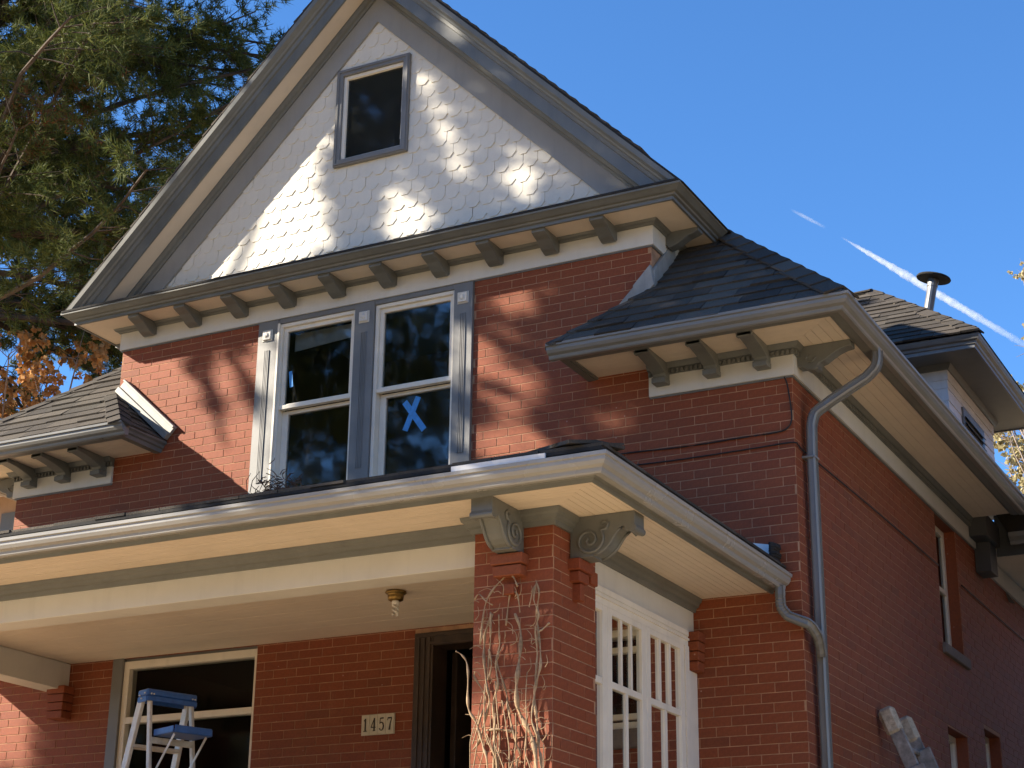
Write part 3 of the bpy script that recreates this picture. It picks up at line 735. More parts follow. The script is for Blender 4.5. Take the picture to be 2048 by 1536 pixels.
def upper_windows():
    z0, z1 = 5.42, 7.118
    cs = MB()
    for a, b in ((-4.565, -4.372), (-3.622, -3.438), (-2.705, -2.54)): cs.box(a, b, -.03, .10, z0, z1 - .001)
    cs.box(-4.3715, -3.6225, -.022, .10, 7.082, z1 - .001); cs.box(-3.4375, -2.7055, -.022, .10, 7.082, z1 - .001)
    win = cs.build('paired_window', 'greyb', house, bevel=.002)
    for a, b in ((-4.565, -4.372), (-3.622, -3.438), (-2.705, -2.54)):
        c = (a + b) / 2
        fl = MB()
        for k in (-.021, -.007, .007, .021): fl.box(c + k - .0042, c + k + .0042, -.0375, -.0305, 5.72, 6.86)
        fl.build('reeding', 'greyb', win)
        bl = MB(); bl.box(c - .05, c + .05, -.036, -.0305, 6.94, 7.04); bl.box(c - .04, c + .04, -.050, -.0365, 6.95, 7.03)
        ro = bl.build('rosette_block', 'frieze', win, bevel=.003)
        MB().tube([(c, -.0505, 6.99), (c, -.060, 6.99)], [.026, .012], 12).build('rosette', 'frieze', ro)
    eb = MB(); eb.box(-4.369, -4.352, -.036, .02, z0, 7.08); eb.build('edge_bead', 'white', win)
    for a, b in ((-4.366, -3.624), (-3.436, -2.707)):
        zt = 7.080; zm = 6.335
        st = MB(); frame(st, a + .001, b - .001, z0, zt, .03, .022, .05, .03, -.010, .09)
        fr_ = st.build('window_frame', 'white', win, bevel=.002)
        us = MB(); frame(us, a + .032, b - .024, zm, zt - .031, .034, .030, .042, .036, .012, .05); us.box(a + .03, b - .022, -.004, .0115, zm - .004, zm + .03)
        s1 = us.build('upper_sash', 'white', win, bevel=.002)
        pane(MB(), a + .06, b - .05, .032, zm + .03, zt - .06).build('window_pane', 'glass', win)
        ls = MB(); frame(ls, a + .032, b - .024, 5.56, zm - .005, .055, .032, .075, .03, .054, .09)
        ls.build('lower_sash', 'white', win, bevel=.002)
        pane(MB(), a + .08, b - .05, .072, 5.62, zm - .03).build('window_pane', 'glass', win)
        MB().box(a, b, -.06, .09, 5.44, 5.555).build('window_sill', 'white', win)
    # roller blind left a little way down in the left window
    MB().ext([(-4.30, .125, 7.03), (-3.69, .125, 7.03), (-3.69, .125, 6.915), (-4.30, .125, 6.875)], (0, .004, 0)).build('roller_blind', 'blind', win)
    room(-4.60, -2.50, 5.3, 7.3, win)
upper_windows()
def gable_window():
    x0, x1, z0, z1 = GW
    m = frame(MB(), x0, x1, z0, z1, .062, .062, .060, .062, -.040, .03); g = m.build('gable_window', 'greyb', house, bevel=.003)
    frame(MB(), x0 + .0125, x1 - .0125, z0 + .0125, z1 - .0125, .018, .018, .018, .018, -.048, -.0405).build('casing_bead', 'greyb', g)
    frame(MB(), x0 + .0625, x1 - .0625, z0 + .0605, z1 - .0625, .030, .014, .014, .030, -.018, .03).build('window_frame', 'white', g, bevel=.002)
    pane(MB(), x0 + .085, x1 - .07, .006, z0 + .07, z1 - .09).build('window_pane', 'glass2', g)
    MB().box(x0 + .08, x1 - .07, .008, .0115, z0 + .065, z1 - .085).build('dark_backing', 'room', g)
gable_window()
def porch_windows():
    x0, x1, z0, z1 = W_BIG
    m = MB(); m.box(x0, x0 + .105, -.02, .15, z0, z1); m.box(x0 + .106, x1, .02, .15, z1 - .025, z1); g = m.build('porch_window', 'greyb', house, bevel=.003)
    a, b = x0 + .106, x1
    frame(MB(), a, b, z0, z1 - .026, .055, .02, .06, .062, .0, .10).build('window_frame', 'white', g, bevel=.002)
    MB().box(a + .0555, b - .0205, -.002, .09, 3.885, 3.935).build('transom_bar', 'white', g, bevel=.002)
    pane(MB(), a + .05, b - .015, .05, 3.92, z1 - .08).build('window_pane', 'glass2', g)
    pane(MB(), a + .05, b - .015, .05, z0 + .05, 3.89).build('window_pane', 'glass2', g)
    room(x0 - .2, x1 + .2, z0 - .2, z1 + .1, g, 2.6)
    # narrow window seen through the glazed porch screen
    x0, x1, z0, z1 = W_SM
    s = frame(MB(), x0, x1, z0, z1, .06, .06, .05, .05, -.012, .12).build('hall_window', 'white', house, bevel=.003)
    MB().box(x0 - .04, x1 + .03, -.05, .10, 3.43, 3.5595).build('stone_sill', 'stone', s, bevel=.006)
    MB().box(x0 + .0605, x1 - .0605, .01, .06, 3.63, 3.67).build('bottom_rail', 'white', s)
    MB().box(x0 + .0605, x1 - .0605, .0, .06, 4.09, 4.13).build('meeting_rail', 'white', s)
    pane(MB(), x0 + .06, x1 - .06, .06, z0 + .05, z1 - .05).build('window_pane', 'glass2', s); room(x0 - .1, x1 + .1, z0 - .1, z1 + .1, s, .9)
    # front door, standing open on a dark hall
    x0, x1, z0, z1 = DOOR
    d = MB(); d.box(x0, x0 + .16, -.015, .2, z0, z1); d.box(x1 - .16, x1, -.015, .2, z0, z1); d.box(x0 + .1605, x1 - .1605, -.015, .2, z1 - .10, z1)
    d = d.build('front_doorway', 'wood', house, bevel=.004)
    q = MB()
    for k in (.03, .075, .12): q.box(x0 + k, x0 + k + .02, -.024, -.0155, z0, z1 - .04)
    q.box(x0 + .02, x1 - .02, -.026, -.0155, z1 - .035, z1 - .012); q.box(x0 + .14, x1 - .14, -.024, -.0155, z1 - .09, z1 - .07)
    q.build('door_casing_bead', 'wood', d)
    MB().box(x0 + .17, x0 + .215, .25, 1.05, z0, z1 - .105).build('open_door', 'wood', d, bevel=.004)
    room(x0 - .05, x1 + .05, z0 - .1, z1 + .05, d, 2.2)
porch_windows()
def side_windows():
    for (y0, y1, z0, z1), sill in ((SW1, True), (SW2, False), (SW3, False)):
        s = MB(); xs0, xs1 = -.14, -.10
        s.box(xs0, xs1, y0, y0 + .06, z0, z1); s.box(xs0, xs1, y1 - .06, y1, z0, z1); s.box(xs0, xs1, y0 + .0605, y1 - .0605, z0, z0 + .06); s.box(xs0, xs1, y0 + .0605, y1 - .0605, z1 - .06, z1)
        s.box(xs0, xs1, y0 + .0605, y1 - .0605, (z0 + z1) / 2 - .02, (z0 + z1) / 2 + .02)
        s = s.build('side_window', 'white' , house)
        MB().add([(-.12, y0, z0), (-.12, y1, z0), (-.12, y1, z1), (-.12, y0, z1)], [(0, 1, 2, 3)]).build('window_pane', 'glass2', s)
        if sill:
            MB().box(-.10, .035, y0 - .04, y1 + .10, z0 - .085, z0 + .004).build('stone_sill', 'stone', s, bevel=.006)
            MB().box(-.10, -.02, y0 + .0, y0 + .035, z0 + .005, z1).build('window_stop', 'white', s)
        MB().box(-.25, -.0015, y1 - .006, y1 + .002, z0, z1).build('brick_reveal', 'brick', s); MB().box(-.25, -.0015, y0 - .002, y1 - .0065, z1 - .006, z1 + .002).build('brick_reveal', 'brick', s)
        m = MB(); m.add([(-.27, y0 - .1, z0 - .1), (-.27, y1 + .1, z0 - .1), (-.27, y1 + .1, z1 + .1), (-.27, y0 - .1, z1 + .1)], [(0, 1, 2, 3)]); m.build('dark_sheet', 'room', s)  # near-black sheet behind the pane in place of the room's darkness
side_windows()

# --- porch: beams, ceiling, roof, gutter
PZ = 4.41; PEX, PEY = -.21, -2.83
def porch():
    MB().box(HL, PX1, -2.5, 0, 1.88, 2.0).build('porch_floor', 'deck', house)
    MB().box(-6.98, PX0 - .002, -2.27, -2.07, 4.165, 4.408).build('porch_beam', 'frieze', house, bevel=.003)
    MB().box(-.95, -.77, PY1 + .001, -.008, 4.155, 4.408).build('porch_beam', 'frieze', house, bevel=.003)
    MB().box(-6.45, -6.25, -2.068, -.008, 4.19, 4.408).build('porch_beam', 'frieze', house, bevel=.003)
    MB().box(-6.98, -6.47, -2.40, -1.84, 2.0, 4.40).build('porch_pillar', 'brick', house)
    for a, b in ((-6.46, -3.0), (-2.2, PX0 - .002)): MB().box(a, b, -2.36, -2.12, 1.2, 2.78).build('added_knee_wall', 'brick', house)  # below the view, added to keep ground light off the porch wall
    crown = [(0, 4.318), (.016, 4.318), (.022, 4.345), (.040, 4.352), (.046, 4.374), (.060, 4.384), (.066, 4.4085), (0, 4.4085)]
    MB().sweep(crown, [(-6.98, -2.2705), (PX0, -2.2705), (PX0, PY0 - .001), (PX1 + .001, PY0 - .001), (PX1 + .001, PY1), (-.7695, PY1), (-.7695, -.008)]).build('porch_crown_moulding', 'grey', house)
    sh = MB().box(-7.3, PEX, PEY, -.002, PZ + .014, PZ + .03).build('porch_soffit', 'soffit', house)
    mit = lambda ax, p, q, a0, a1: (a0, min(a1, -.21 - (-2.83 - p) * -1 if False else -.21 + (-2.83 - p)), a0, min(a1, -.21 + (-2.83 - q)))
    boards([(-7.3, PEX, PEY, -2.271)], PZ, sh, 'soffit_board', 'soffit', .0466, 'x', mitre=mit)
    boards([(-.7695, PEX, PEY, -.003)], PZ, sh, 'soffit_board', 'soffit', .0466, 'y', mitre=lambda ax, p, q, a0, a1: (-2.83 + (-.21 - p) + .001, a1, -2.83 + (-.21 - q) + .001, a1))
    boards([(-6.25, -.95, -2.068, -.004)], PZ, sh, 'ceiling_board', 'ceil', .083, 'x')
    gpath = [(-7.3, PEY), (PEX, PEY), (PEX, -.01)]
    MB().sweep([(0, 4.392), (.016, 4.392), (.022, 4.412), (.040, 4.420), (.046, 4.440), (.046, 4.50), (0, 4.50)], gpath).build('porch_fascia', 'grey', house)
    MB().sweep([(.0465, 4.414), (.094, 4.408), (.102, 4.416), (.106, 4.436), (.128, 4.448), (.141, 4.468), (.142, 4.488), (.154, 4.492), (.156, 4.512), (.144, 4.514), (.0465, 4.505)], gpath).build('porch_gutter', 'gutterp', house)
    # a sleeve where two gutter lengths join near the corner
    MB().sweep([(.100, 4.405), (.108, 4.414), (.112, 4.434), (.133, 4.446), (.146, 4.466), (.147, 4.486), (.158, 4.490), (.159, 4.508), (.15, 4.508), (.10, 4.42)], [(-.46, PEY), (PEX, PEY), (PEX, PEY + .17)]).build('gutter_sleeve', 'gutterp', house)
    # roof
    k = .30; z0 = 4.535; ex, ey = -.10, -2.94
    r = MB(); A = [(-7.3, ey, z0), (ex, ey, z0), (ex + ey, 0, z0 - k * ey), (-7.3, 0, z0 - k * ey), (ex, 0, z0)]
    B = [(x, y, z + .02) for x, y, z in A]
    r.add(A + B, [(5, 6, 7, 8), (6, 9, 7), (0, 3, 2, 1), (1, 2, 4), (0, 1, 6, 5), (1, 4, 9, 6), (3, 0, 5, 8)]); pr_ = r.build('porch_roof', 'rooffelt', house)
    x = -7.3
    while x < ex - .05:
        wd = rnd.uniform(.22, .36); b = min(ex, x + wd); z_ = rnd.uniform(0, .006); y_ = rnd.uniform(-.012, .008)
        MB().add([(x + .002, ey + y_, z0 + .0205), (b - .002, ey + y_, z0 + .0205), (b - .002, ey + .3, z0 + .0205 + .09), (x + .002, ey + .3, z0 + .0205 + .09), (x + .002, ey + y_, z0 + .036 + z_), (b - .002, ey + y_, z0 + .036 + z_), (b - .002, ey + .3, z0 + .03 + .09), (x + .002, ey + .3, z0 + .03 + .09)],
                 [(3, 2, 1, 0), (4, 5, 6, 7), (0, 1, 5, 4), (1, 2, 6, 5), (2, 3, 7, 6), (3, 0, 4, 7)]).build('roof_shingle', 'shing', pr_); x += wd
    y = ey
    while y < -.05:
        wd = rnd.uniform(.22, .36); b = min(-.02, y + wd); z_ = rnd.uniform(0, .005)
        MB().box(ex - .3, ex + .008, y + .002, b - .002, z0 + .0205, z0 + .034 + z_).build('roof_shingle', 'shing', pr_); y += wd
    # curled hip shingles at the corner
    for i in range(5):
        t0, t1 = .05 + i * .13, .05 + i * .13 + .2; c = .036 + .008 * math.sin(i * 1.7)
        p = Vector((ex - t0, ey + t0, z0 + k * t0 + .02)); q = Vector((ex - t1, ey + t1, z0 + k * t1 + .02)); s_ = Vector((1, 1, 0)).normalized() * .16; u = Vector((0, 0, c)); dn = Vector((0, 0, .02))
        MB().add([p - s_ + dn, p + u, p + s_ + dn, q - s_ + dn, q + u, q + s_ + dn, p - s_ , p + u - dn, p + s_, q - s_, q + u - dn, q + s_],
                 [(0, 1, 4, 3), (1, 2, 5, 4), (6, 9, 10, 7), (7, 10, 11, 8), (0, 6, 7, 1), (1, 7, 8, 2), (3, 4, 10, 9), (4, 5, 11, 10), (0, 3, 9, 6), (2, 8, 11, 5)]).build('hip_cap', 'shing', pr_)
    # pale drip flashing slipped out at the corner and the white apron by the wall
    MB().box(-1.0, -.42, -2.975, -2.962, 4.50, 4.545).build('drip_flashing', 'whtflash', pr_)
    MB().ext([(-.62, -.10, 4.70), (-.16, -.10, 4.585), (-.16, -.06, 4.715), (-.40, -.06, 4.765), (-.62, -.06, 4.76)], (0, .05, 0)).build('apron_flashing', 'whtflash', pr_)
    m = MB()
    for i in range(9):
        z = 4.58 + i * .016; m.tube([(-.165, -.13, z), (-.145 + .008 * math.sin(i * 2.1), -.10, z + .004), (-.135 + .008 * math.cos(i * 1.7), -.03, z)], .013, 5)
    m.build('tar_patch', 'rooffelt', pr_)
    # scroll brackets on the pillar
    scroll_bracket((-.905, PY0 - .004, PZ - .0015), (0, -1, 0), .135, .385, .242, pil)
    scroll_bracket((PX1 + .004, -2.125, PZ - .0015), (1, 0, 0), .135, .405, .242, pil)
    # the far bracket, seen only by its shadow, belongs to the other pillar
porch()
def porch_screen():
    X1 = -.735; X0 = -.775
    s = MB(); s.box(X0 - .02, X1 - .002, -1.838, -.20, 4.045, 4.1545); s.box(X0 - .02, X1 + .008, -1.838, -.20, 4.085, 4.10); s.box(X0 - .02, X1 + .004, -1.838, -.20, 4.115, 4.15)
    s = s.build('porch_screen', 'white', house)
    mb = MB(); mb.box(X0 - .02, X1 + .006, -.275, -.205, 2.0, 4.0445); mb.box(X0 - .01, X1 - .02, -.2045, -.006, 2.0, 3.90); mb.build('screen_post', 'white', s)
    for a, b in ((-2.01, -1.495), (-1.493, -.908), (-.906, -.277)):
        if a < PY1: a = PY1 + .002
        st = .068
        m = MB(); m.box(X0, X1, a + .001, a + st, 2.3, 4.044); m.box(X0, X1, b - st, b - .001, 2.3, 4.044); m.box(X0, X1, a + st + .0005, b - st - .0005, 4.005, 4.044); m.box(X0, X1, a + st + .0005, b - st - .0005, 2.3, 2.4)
        m.box(X0, X1 - .004, a + st + .0005, b - st - .0005, 3.562, 3.603)
        sash = m.build('screen_sash', 'white', s, bevel=.002)
        g0, g1 = a + st, b - st
        mu = MB()
        if b - a > .5:
            for f in (1 / 3, 2 / 3): c = g0 + (g1 - g0) * f; mu.box(X0 + .016, X1 - .006, c - .016, c + .016, 3.6035, 4.0045)
            c = (g0 + g1) / 2; mu.box(X0 + .014, X1 - .006, c - .02, c + .02, 2.4005, 3.5615)
            mu.build('muntin', 'white', sash)
        MB().add([(X0 + .02, g0, 2.4), (X0 + .02, g1, 2.4), (X0 + .02, g1, 4.01), (X0 + .02, g0, 4.01)], [(0, 1, 2, 3)]).build('window_pane', 'glass2', sash)
porch_screen()

# --- downspouts
def rect_pipe(pts, w_, d_, name, mat, parent, side=(0, 1, 0), round_=.012, ridged=False):
    """a rectangular pipe along a polyline with smooth section rings"""
    P_ = [Vector(p) for p in pts]; m = MB(); rings = []
    for i, p in enumerate(P_):
        d = (P_[min(i + 1, len(P_) - 1)] - P_[max(i - 1, 0)]).normalized(); s_ = Vector(side); s_ = (s_ - d * s_.dot(d)).normalized(); t = d.cross(s_)
        c = round_; sec = []; g_ = (1.07 if i % 2 else .96) if ridged else 1.0
        for sx, sy in ((1, 1), (-1, 1), (-1, -1), (1, -1)):
            for k in ((0, 1), (1, 0)) if sx * sy < 0 else ((1, 0), (0, 1)):
                sec.append(p + s_ * sx * g_ * (w_ / 2 - c * k[0]) + t * sy * g_ * (d_ / 2 - c * k[1]))
        rings.append(sec)
    n = 8; vs_ = [q for r in rings for q in r]
    fs = [(i * n + j, i * n + (j + 1) % n, (i + 1) * n + (j + 1) % n, (i + 1) * n + j) for i in range(len(rings) - 1) for j in range(n)] + [tuple(range(n)), tuple((len(rings) - 1) * n + j for j in range(n))]
    m.add(vs_, fs); return m.build(name, mat, parent)
def smooth_path(pts, n=6):
    P_ = [Vector(p) for p in pts]; out = []
    for i in range(len(P_) - 1):
        p0, p1, p2, p3 = P_[max(i - 1, 0)], P_[i], P_[i + 1], P_[min(i + 2, len(P_) - 1)]
        for k in range(n):
            t = k / n; out.append(0.5 * ((2 * p1) + (p2 - p0) * t + (2 * p0 - 5 * p1 + 4 * p2 - p3) * t * t + (3 * p1 - p0 - 3 * p2 + p3) * t ** 3))
    out.append(P_[-1]); return out
ds = rect_pipe([(.53, .30, 6.135), (.53, .30, 6.09)] + smooth_path([(.53, .30, 6.07), (.51, .295, 6.0), (.44, .28, 5.93)], 4) + [(.20, .215, 5.775)] + smooth_path([(.16, .215, 5.75), (.095, .185, 5.69), (.07, .175, 5.60)], 4) + [(.064, .175, 5.4), (.062, .18, 4.0), (.062, .18, 1.4)], .085, .062, 'downspout', 'gutter', house, (0, 1, 0))
for z in (5.36, 3.0):
    MB().box(.0, .097, .128, .226, z, z + .014).build('pipe_strap', 'gutter', ds)
rect_pipe([(-.115, -.10, 4.42), (-.115, -.10, 4.36)] + smooth_path([(-.115, -.10, 4.34), (-.11, -.098, 4.275), (-.07, -.085, 4.215)], 7) + [(.045, -.045, 4.165)] + smooth_path([(.06, -.03, 4.155), (.082, .06, 4.085), (.075, .14, 3.98)], 4), .07, .062, 'downspout_elbow', 'gutter', ds, (-.4, .9, 0), .014, True)

# --- rear side porch eave, far along the side wall
def rear_eave():
    b = MB().box(.005, .15, 5.13, 5.40, 5.70, 5.98); b.box(.0, .19, 4.875, 5.42, 5.981, 6.19); re = b.build('rear_eave', 'greyd', house, bevel=.004)
    MB().box(.151, .73, 5.405, 5.43, 5.90, 6.30).build('rear_end_board', 'greyd', re)
    MB().box(.0, .62, 5.431, 9, 5.98, 5.995).build('rear_soffit', 'ceil', re)
    MB().box(.005, .03, 5.31, 9, 5.78, 5.955).build('rear_frieze', 'frieze', re)
    MB().sweep([(0, 5.975), (.05, 5.97), (.06, 6.0), (.11, 6.03), (.115, 6.075), (0, 6.075)], [(.31, 5.34), (.62, 5.34), (.62, 9)]).build('rear_gutter', 'greyb', re)
    MB().add([(.30, 5.30, 6.075), (.74, 5.22, 6.075), (.74, 9, 6.075), (0.02, 9, 6.6), (.02, 5.5, 6.6)], [(0, 1, 2, 3, 4)]).build('rear_roof', 'shing', re)
    MB().add([(.005, 6.33, 5.78), (.005, 6.47, 5.70), (.07, 6.47, 5.68), (.005, 6.40, 5.80)], [(0, 1, 2), (0, 3, 2), (1, 3, 2), (0, 1, 3)]).build('vent_hood', 'greyb', re)
rear_eave()

# --- cables clipped along the brick
def cable(pts, r=.0055, name='wall_cable'):
    return MB().tube(smooth_path(pts, 5), r, 6).build(name, 'black', house, smooth=True)
cable([(-.045, -.030, 5.915), (-.03, -.018, 5.86), (-.012, -.016, 5.70), (-.010, -.016, 5.60), (-.04, -.016, 5.545), (-.12, -.016, 5.522), (-.4, -.016, 5.520), (-.8, -.016, 5.515), (-1.3, -.016, 5.53), (-1.9, -.016, 5.52), (-2.45, -.016, 5.53)])
cable([(-2.45, -.016, 5.45), (-1.6, -.016, 5.44), (-.9, -.016, 5.425), (-.3, -.016, 5.43), (-.06, -.016, 5.435), (.012, -.010, 5.43), (.018, .02, 5.42), (.02, .10, 5.41), (.022, .25, 5.41), (.02, .6, 5.415), (.018, 2.0, 5.43), (.016, 3.69, 5.43)])
cable([(.016, 4.47, 5.43), (.016, 6, 5.42), (.016, 8.6, 5.41)])

# ------------------------------------------------------------------ small things on the house
def plaque():
    t = thing('house_number_plaque', 'cream tiles with dark figures 1457 on brick by the doorway', 'house number', (-3.264, -.01, 3.72))
    X0, wd, z0, z1 = -3.403, .0695, 3.652, 3.795
    MB().box(X0 - .004, X0 + 4 * wd + .004, -.012, -.008, z0 - .004, z1 + .004).build('backing_plate', 'tile', t)
    def ribbon(m, pts, ws, y):
        for (a, b, w0, w1) in zip(pts[:-1], pts[1:], ws[:-1], ws[1:]):
            a = Vector((a[0], 0, a[1])); b = Vector((b[0], 0, b[1])); n = Vector((-(b.z - a.z), 0, b.x - a.x)).normalized()
            q = [a - n * w0 / 2, b - n * w1 / 2, b + n * w1 / 2, a + n * w0 / 2]; m.ext([(p.x, y, p.z) for p in q], (0, -.0016, 0)); y -= .00002
    for i, ch in enumerate('1457'):
        cx = X0 + wd * (i + .5); cz = (z0 + z1) / 2; H = .094
        tl = MB().box(cx - wd / 2 + .001, cx + wd / 2 - .001, -.020, -.0125, z0, z1).build('number_tile', 'tile', t, bevel=.0015)
        m = MB(); P_ = lambda u, v: (cx + u * .040, cz - H / 2 + v * H)
        if ch == '1':
            ribbon(m, [P_(0, 0), P_(0, 1)], [.012] * 2, -.0201); ribbon(m, [P_(-.3, .8), P_(0, .97)], [.006, .008], -.0205); ribbon(m, [P_(-.36, .02), P_(.36, .02)], [.006] * 2, -.0206)
        if ch == '4':
            ribbon(m, [P_(.18, 0), P_(.18, 1)], [.012] * 2, -.0201); ribbon(m, [P_(.16, .97), P_(-.5, .28)], [.006, .006], -.0205); ribbon(m, [P_(-.52, .28), P_(.5, .28)], [.007] * 2, -.0206); ribbon(m, [P_(-.1, .02), P_(.45, .02)], [.006] * 2, -.0207)
        if ch == '5':
            ribbon(m, [P_(-.3, .94), P_(.42, .96)], [.011, .011], -.0201); ribbon(m, [P_(-.28, .96), P_(-.34, .52)], [.006] * 2, -.0205)
            ribbon(m, [P_(-.34, .54), P_(-.1, .64), P_(.2, .60), P_(.42, .42), P_(.42, .22), P_(.22, .05), P_(-.05, .0), P_(-.32, .08), P_(-.36, .18)], [.005, .007, .010, .012, .012, .009, .006, .008, .010], -.0206)
        if ch == '7':
            ribbon(m, [P_(-.42, .93), P_(.44, .93)], [.011] * 2, -.0201); ribbon(m, [P_(-.41, .95), P_(-.43, .74)], [.005] * 2, -.0205); ribbon(m, [P_(.42, .93), P_(.12, .50), P_(-.04, .0)], [.006, .009, .014], -.0206)
        m.build('number_figure', 'digit', tl)
plaque()
def ceiling_lamp():
    c = (-2.494, -1.08); t = thing('ceiling_lamp', 'brass porch ceiling lamp with a bare white bulb', 'lamp', (c[0], c[1], PZ))
    def lathe(name, prof, mat, n=20): return MB().tube([(c[0], c[1], z) for r_, z in prof], [r_ for r_, z in prof], n).build(name, mat, t, smooth=True)
    lathe('canopy', [(.045, 4.409), (.070, 4.405), (.074, 4.395), (.066, 4.388), (.054, 4.382), (.056, 4.372), (.052, 4.348), (.040, 4.340)], 'brass')
    lathe('socket', [(.024, 4.345), (.026, 4.335), (.024, 4.315)], 'bulb')
    b = MB()
    for k in range(2):
        b.tube([(c[0] + .017 * math.cos(a + k * math.pi), c[1] + .017 * math.sin(a + k * math.pi), 4.317 - .0098 * a) for a in np.linspace(0, 7.5, 26)], .008, 6)
    b.build('spiral_bulb', 'bulb', t, smooth=True)
ceiling_lamp()
MB().tube(smooth_path([(-5.36, -1.55, 4.408), (-5.365, -1.55, 4.39), (-5.355, -1.55, 4.372), (-5.335, -1.55, 4.375), (-5.325, -1.55, 4.39)], 4), .005, 6).build('ceiling_hook', 'white', house)

def tape_strip(a, b, y, wd, z_off=0):
    a = Vector((a[0], y, a[1])); b = Vector((b[0], y, b[1])); d = (b - a).normalized(); n = Vector((-d.z, 0, d.x)) * wd / 2
    return MB().ext([tuple(p) for p in (a - n, b - n, b + n, a + n)], (0, -.0012, 0))
t = thing('tape_cross', 'X of blue masking tape on the right upper window', 'tape', (-3.10, .068, 6.13))
tape_strip((-3.185, 6.245), (-3.0, 5.99), .0705, .050).build('tape_strip', 'tape', t); tape_strip((-3.06, 6.27), (-3.172, 6.005), .0690, .050).build('tape_strip', 'tape', t)
tag(tape_strip((-4.262, 6.665), (-4.243, 6.525), .0305, .032).build('tape_strip', 'tape'), 'short upright strip of blue masking tape on the left upper window', 'tape')

# ------------------------------------------------------------------ stepladder on the porch
def stepladder():
    W_ = Vector((.365, .93, 0)).normalized(); F = Vector((-W_.y, W_.x, 0))
    top = Vector((-4.262, -1.2, 3.80)); H = 1.80; base = top - Vector((0, 0, H))
    t = thing('stepladder', 'aluminium stepladder with blue plastic top standing on the porch', 'ladder', tuple(base))
    def P_(a, f, z): return tuple(top + W_ * a + F * f + Vector((0, 0, z)))
    def bx(name, a0, a1, f0, f1, z0, z1, mat, par=t, bev=.004):
        m = MB(); q = [P_(a, f, z) for z in (z0, z1) for a, f in ((a0, f0), (a1, f0), (a1, f1), (a0, f1))]
        m.add(q, [(3, 2, 1, 0), (4, 5, 6, 7), (0, 1, 5, 4), (1, 2, 6, 5), (2, 3, 7, 6), (3, 0, 4, 7)]); return m.build(name, mat, par, bevel=bev)
    cap = bx('top_cap', -.20, .20, -.06, .075, -.018, .03, 'blue', bev=.008)
    bx('cap_side', -.20, .20, -.062, -.052, -.055, -.019, 'blue', cap); bx('cap_side', -.20, .20, .066, .077, -.055, -.019, 'blue', cap)
    bx('cap_end', -.203, -.19, -.05, .065, -.06, -.019, 'blue', cap); bx('cap_end', .19, .203, -.05, .065, -.06, -.019, 'blue', cap)
    rv = MB()
    for a in (-.205, .205):
        for f, z in ((.04, -.01), (-.03, .0), (.01, -.035)): rv.tube([P_(a - .004, f, z), P_(a + .004, f, z)], .006, 8)
    for a in (-.17, -.15, .16, .18): rv.tube([P_(a, -.066, -.005), P_(a, -.058, -.005)], .006, 8)
    rv.build('rivets', 'alu', cap)
    ls, rs = .30, .16; h = H - .03
    for sa in (-1, 1):
        a0, a1 = sa * .182, sa * .225
        fr_ = MB().bar(P_(a0, .045, -.03), P_(a1, .045 + ls * h, -H), .068, .026, F).build('front_rail', 'alu', t, bevel=.003)
        if sa < 0:
            k = .30; MB().bar(P_(a0 - .017 - (a1 - a0) * 0, .045 + ls * .26, -.29), P_(a0 - .0215, .045 + ls * .43, -.46), .046, .003, F).build('warning_sticker', 'yellow', fr_)
        MB().bar(P_(sa * .165, -.035, -.03), P_(sa * .195, -.035 - rs * h, -H), .040, .022, F).build('rear_rail', 'alu', t, bevel=.003)
        MB().bar(P_(sa * .19, .045 + ls * .62, -.64), P_(sa * .175, -.035 - rs * .62, -.66), .022, .006, (0, 0, 1)).build('spreader', 'alu', t)
    for i in range(1, 6):
        z = -.30 * i; f = .045 + ls * -z
        bx('step', -.185, .185, f - .04, f + .045, z - .06, z - .035, 'alu')
    for z in (-.30, -.60, -1.2): bx('rear_brace', -.17, .17, -.035 + rs * z - .02, -.035 + rs * z - .006, z - .05, z - .005, 'alu')
    tr = bx('paint_shelf', -.14, .15, -.36, -.10, -.30, -.272, 'blue', bev=.006)
    bx('shelf_lip', -.14, .15, -.372, -.361, -.30, -.25, 'blue', tr); bx('shelf_lip', -.152, -.141, -.36, -.10, -.30, -.255, 'blue', tr); bx('shelf_lip', .151, .162, -.36, -.10, -.30, -.255, 'blue', tr)
    for sa in (-.12, .13): MB().bar(P_(sa, -.33, -.305), P_(sa, -.12, -.52), .02, .005, (0, 0, 1)).build('shelf_strut', 'alu', tr)
stepladder()

# ------------------------------------------------------------------ wooden ladder against the side wall
def wall_ladder():
    t = thing('wooden_ladder', 'weathered wooden ladder with padded rail ends leaning on side wall', 'ladder', (1.15, 1.85, 1.25))
    kx = .39; ztop, xt = 3.86, .075
    for y in (1.60, 2.06):
        rl = MB().bar((xt + .03, y, ztop - .08), (xt + kx * (ztop - 1.27), y, 1.27), .10, .05, (1, 0, .4)).build('rail', 'oldwood', t, bevel=.006)
        pd = MB().bar((xt - .012, y, ztop + .01), (xt + .062, y, ztop - .185), .125, .085, (1, 0, .4)).build('rail_pad', 'pad', t, bevel=.026)
        if y < 1.8: MB().bar((xt + .20, y - .03, ztop - .42), (xt + kx * 1.6, y - .03, ztop - 1.6), .11, .03, (1, 0, .4)).build('fly_rail', 'oldwood', t, bevel=.006)
        else: MB().bar((xt + .13, y - .035, ztop - .24), (xt + .26, y - .035, ztop - .6), .12, .03, (1, 0, .4)).build('fly_rail', 'oldwood', t, bevel=.006)
    for i in range(7):
        z = ztop - .27 - .30 * i; x = xt + kx * (ztop - z)
        MB().tube([(x, 1.58, z), (x, 2.08, z)], .018, 8).build('rung', 'oldwood', t, smooth=True)
wall_ladder()

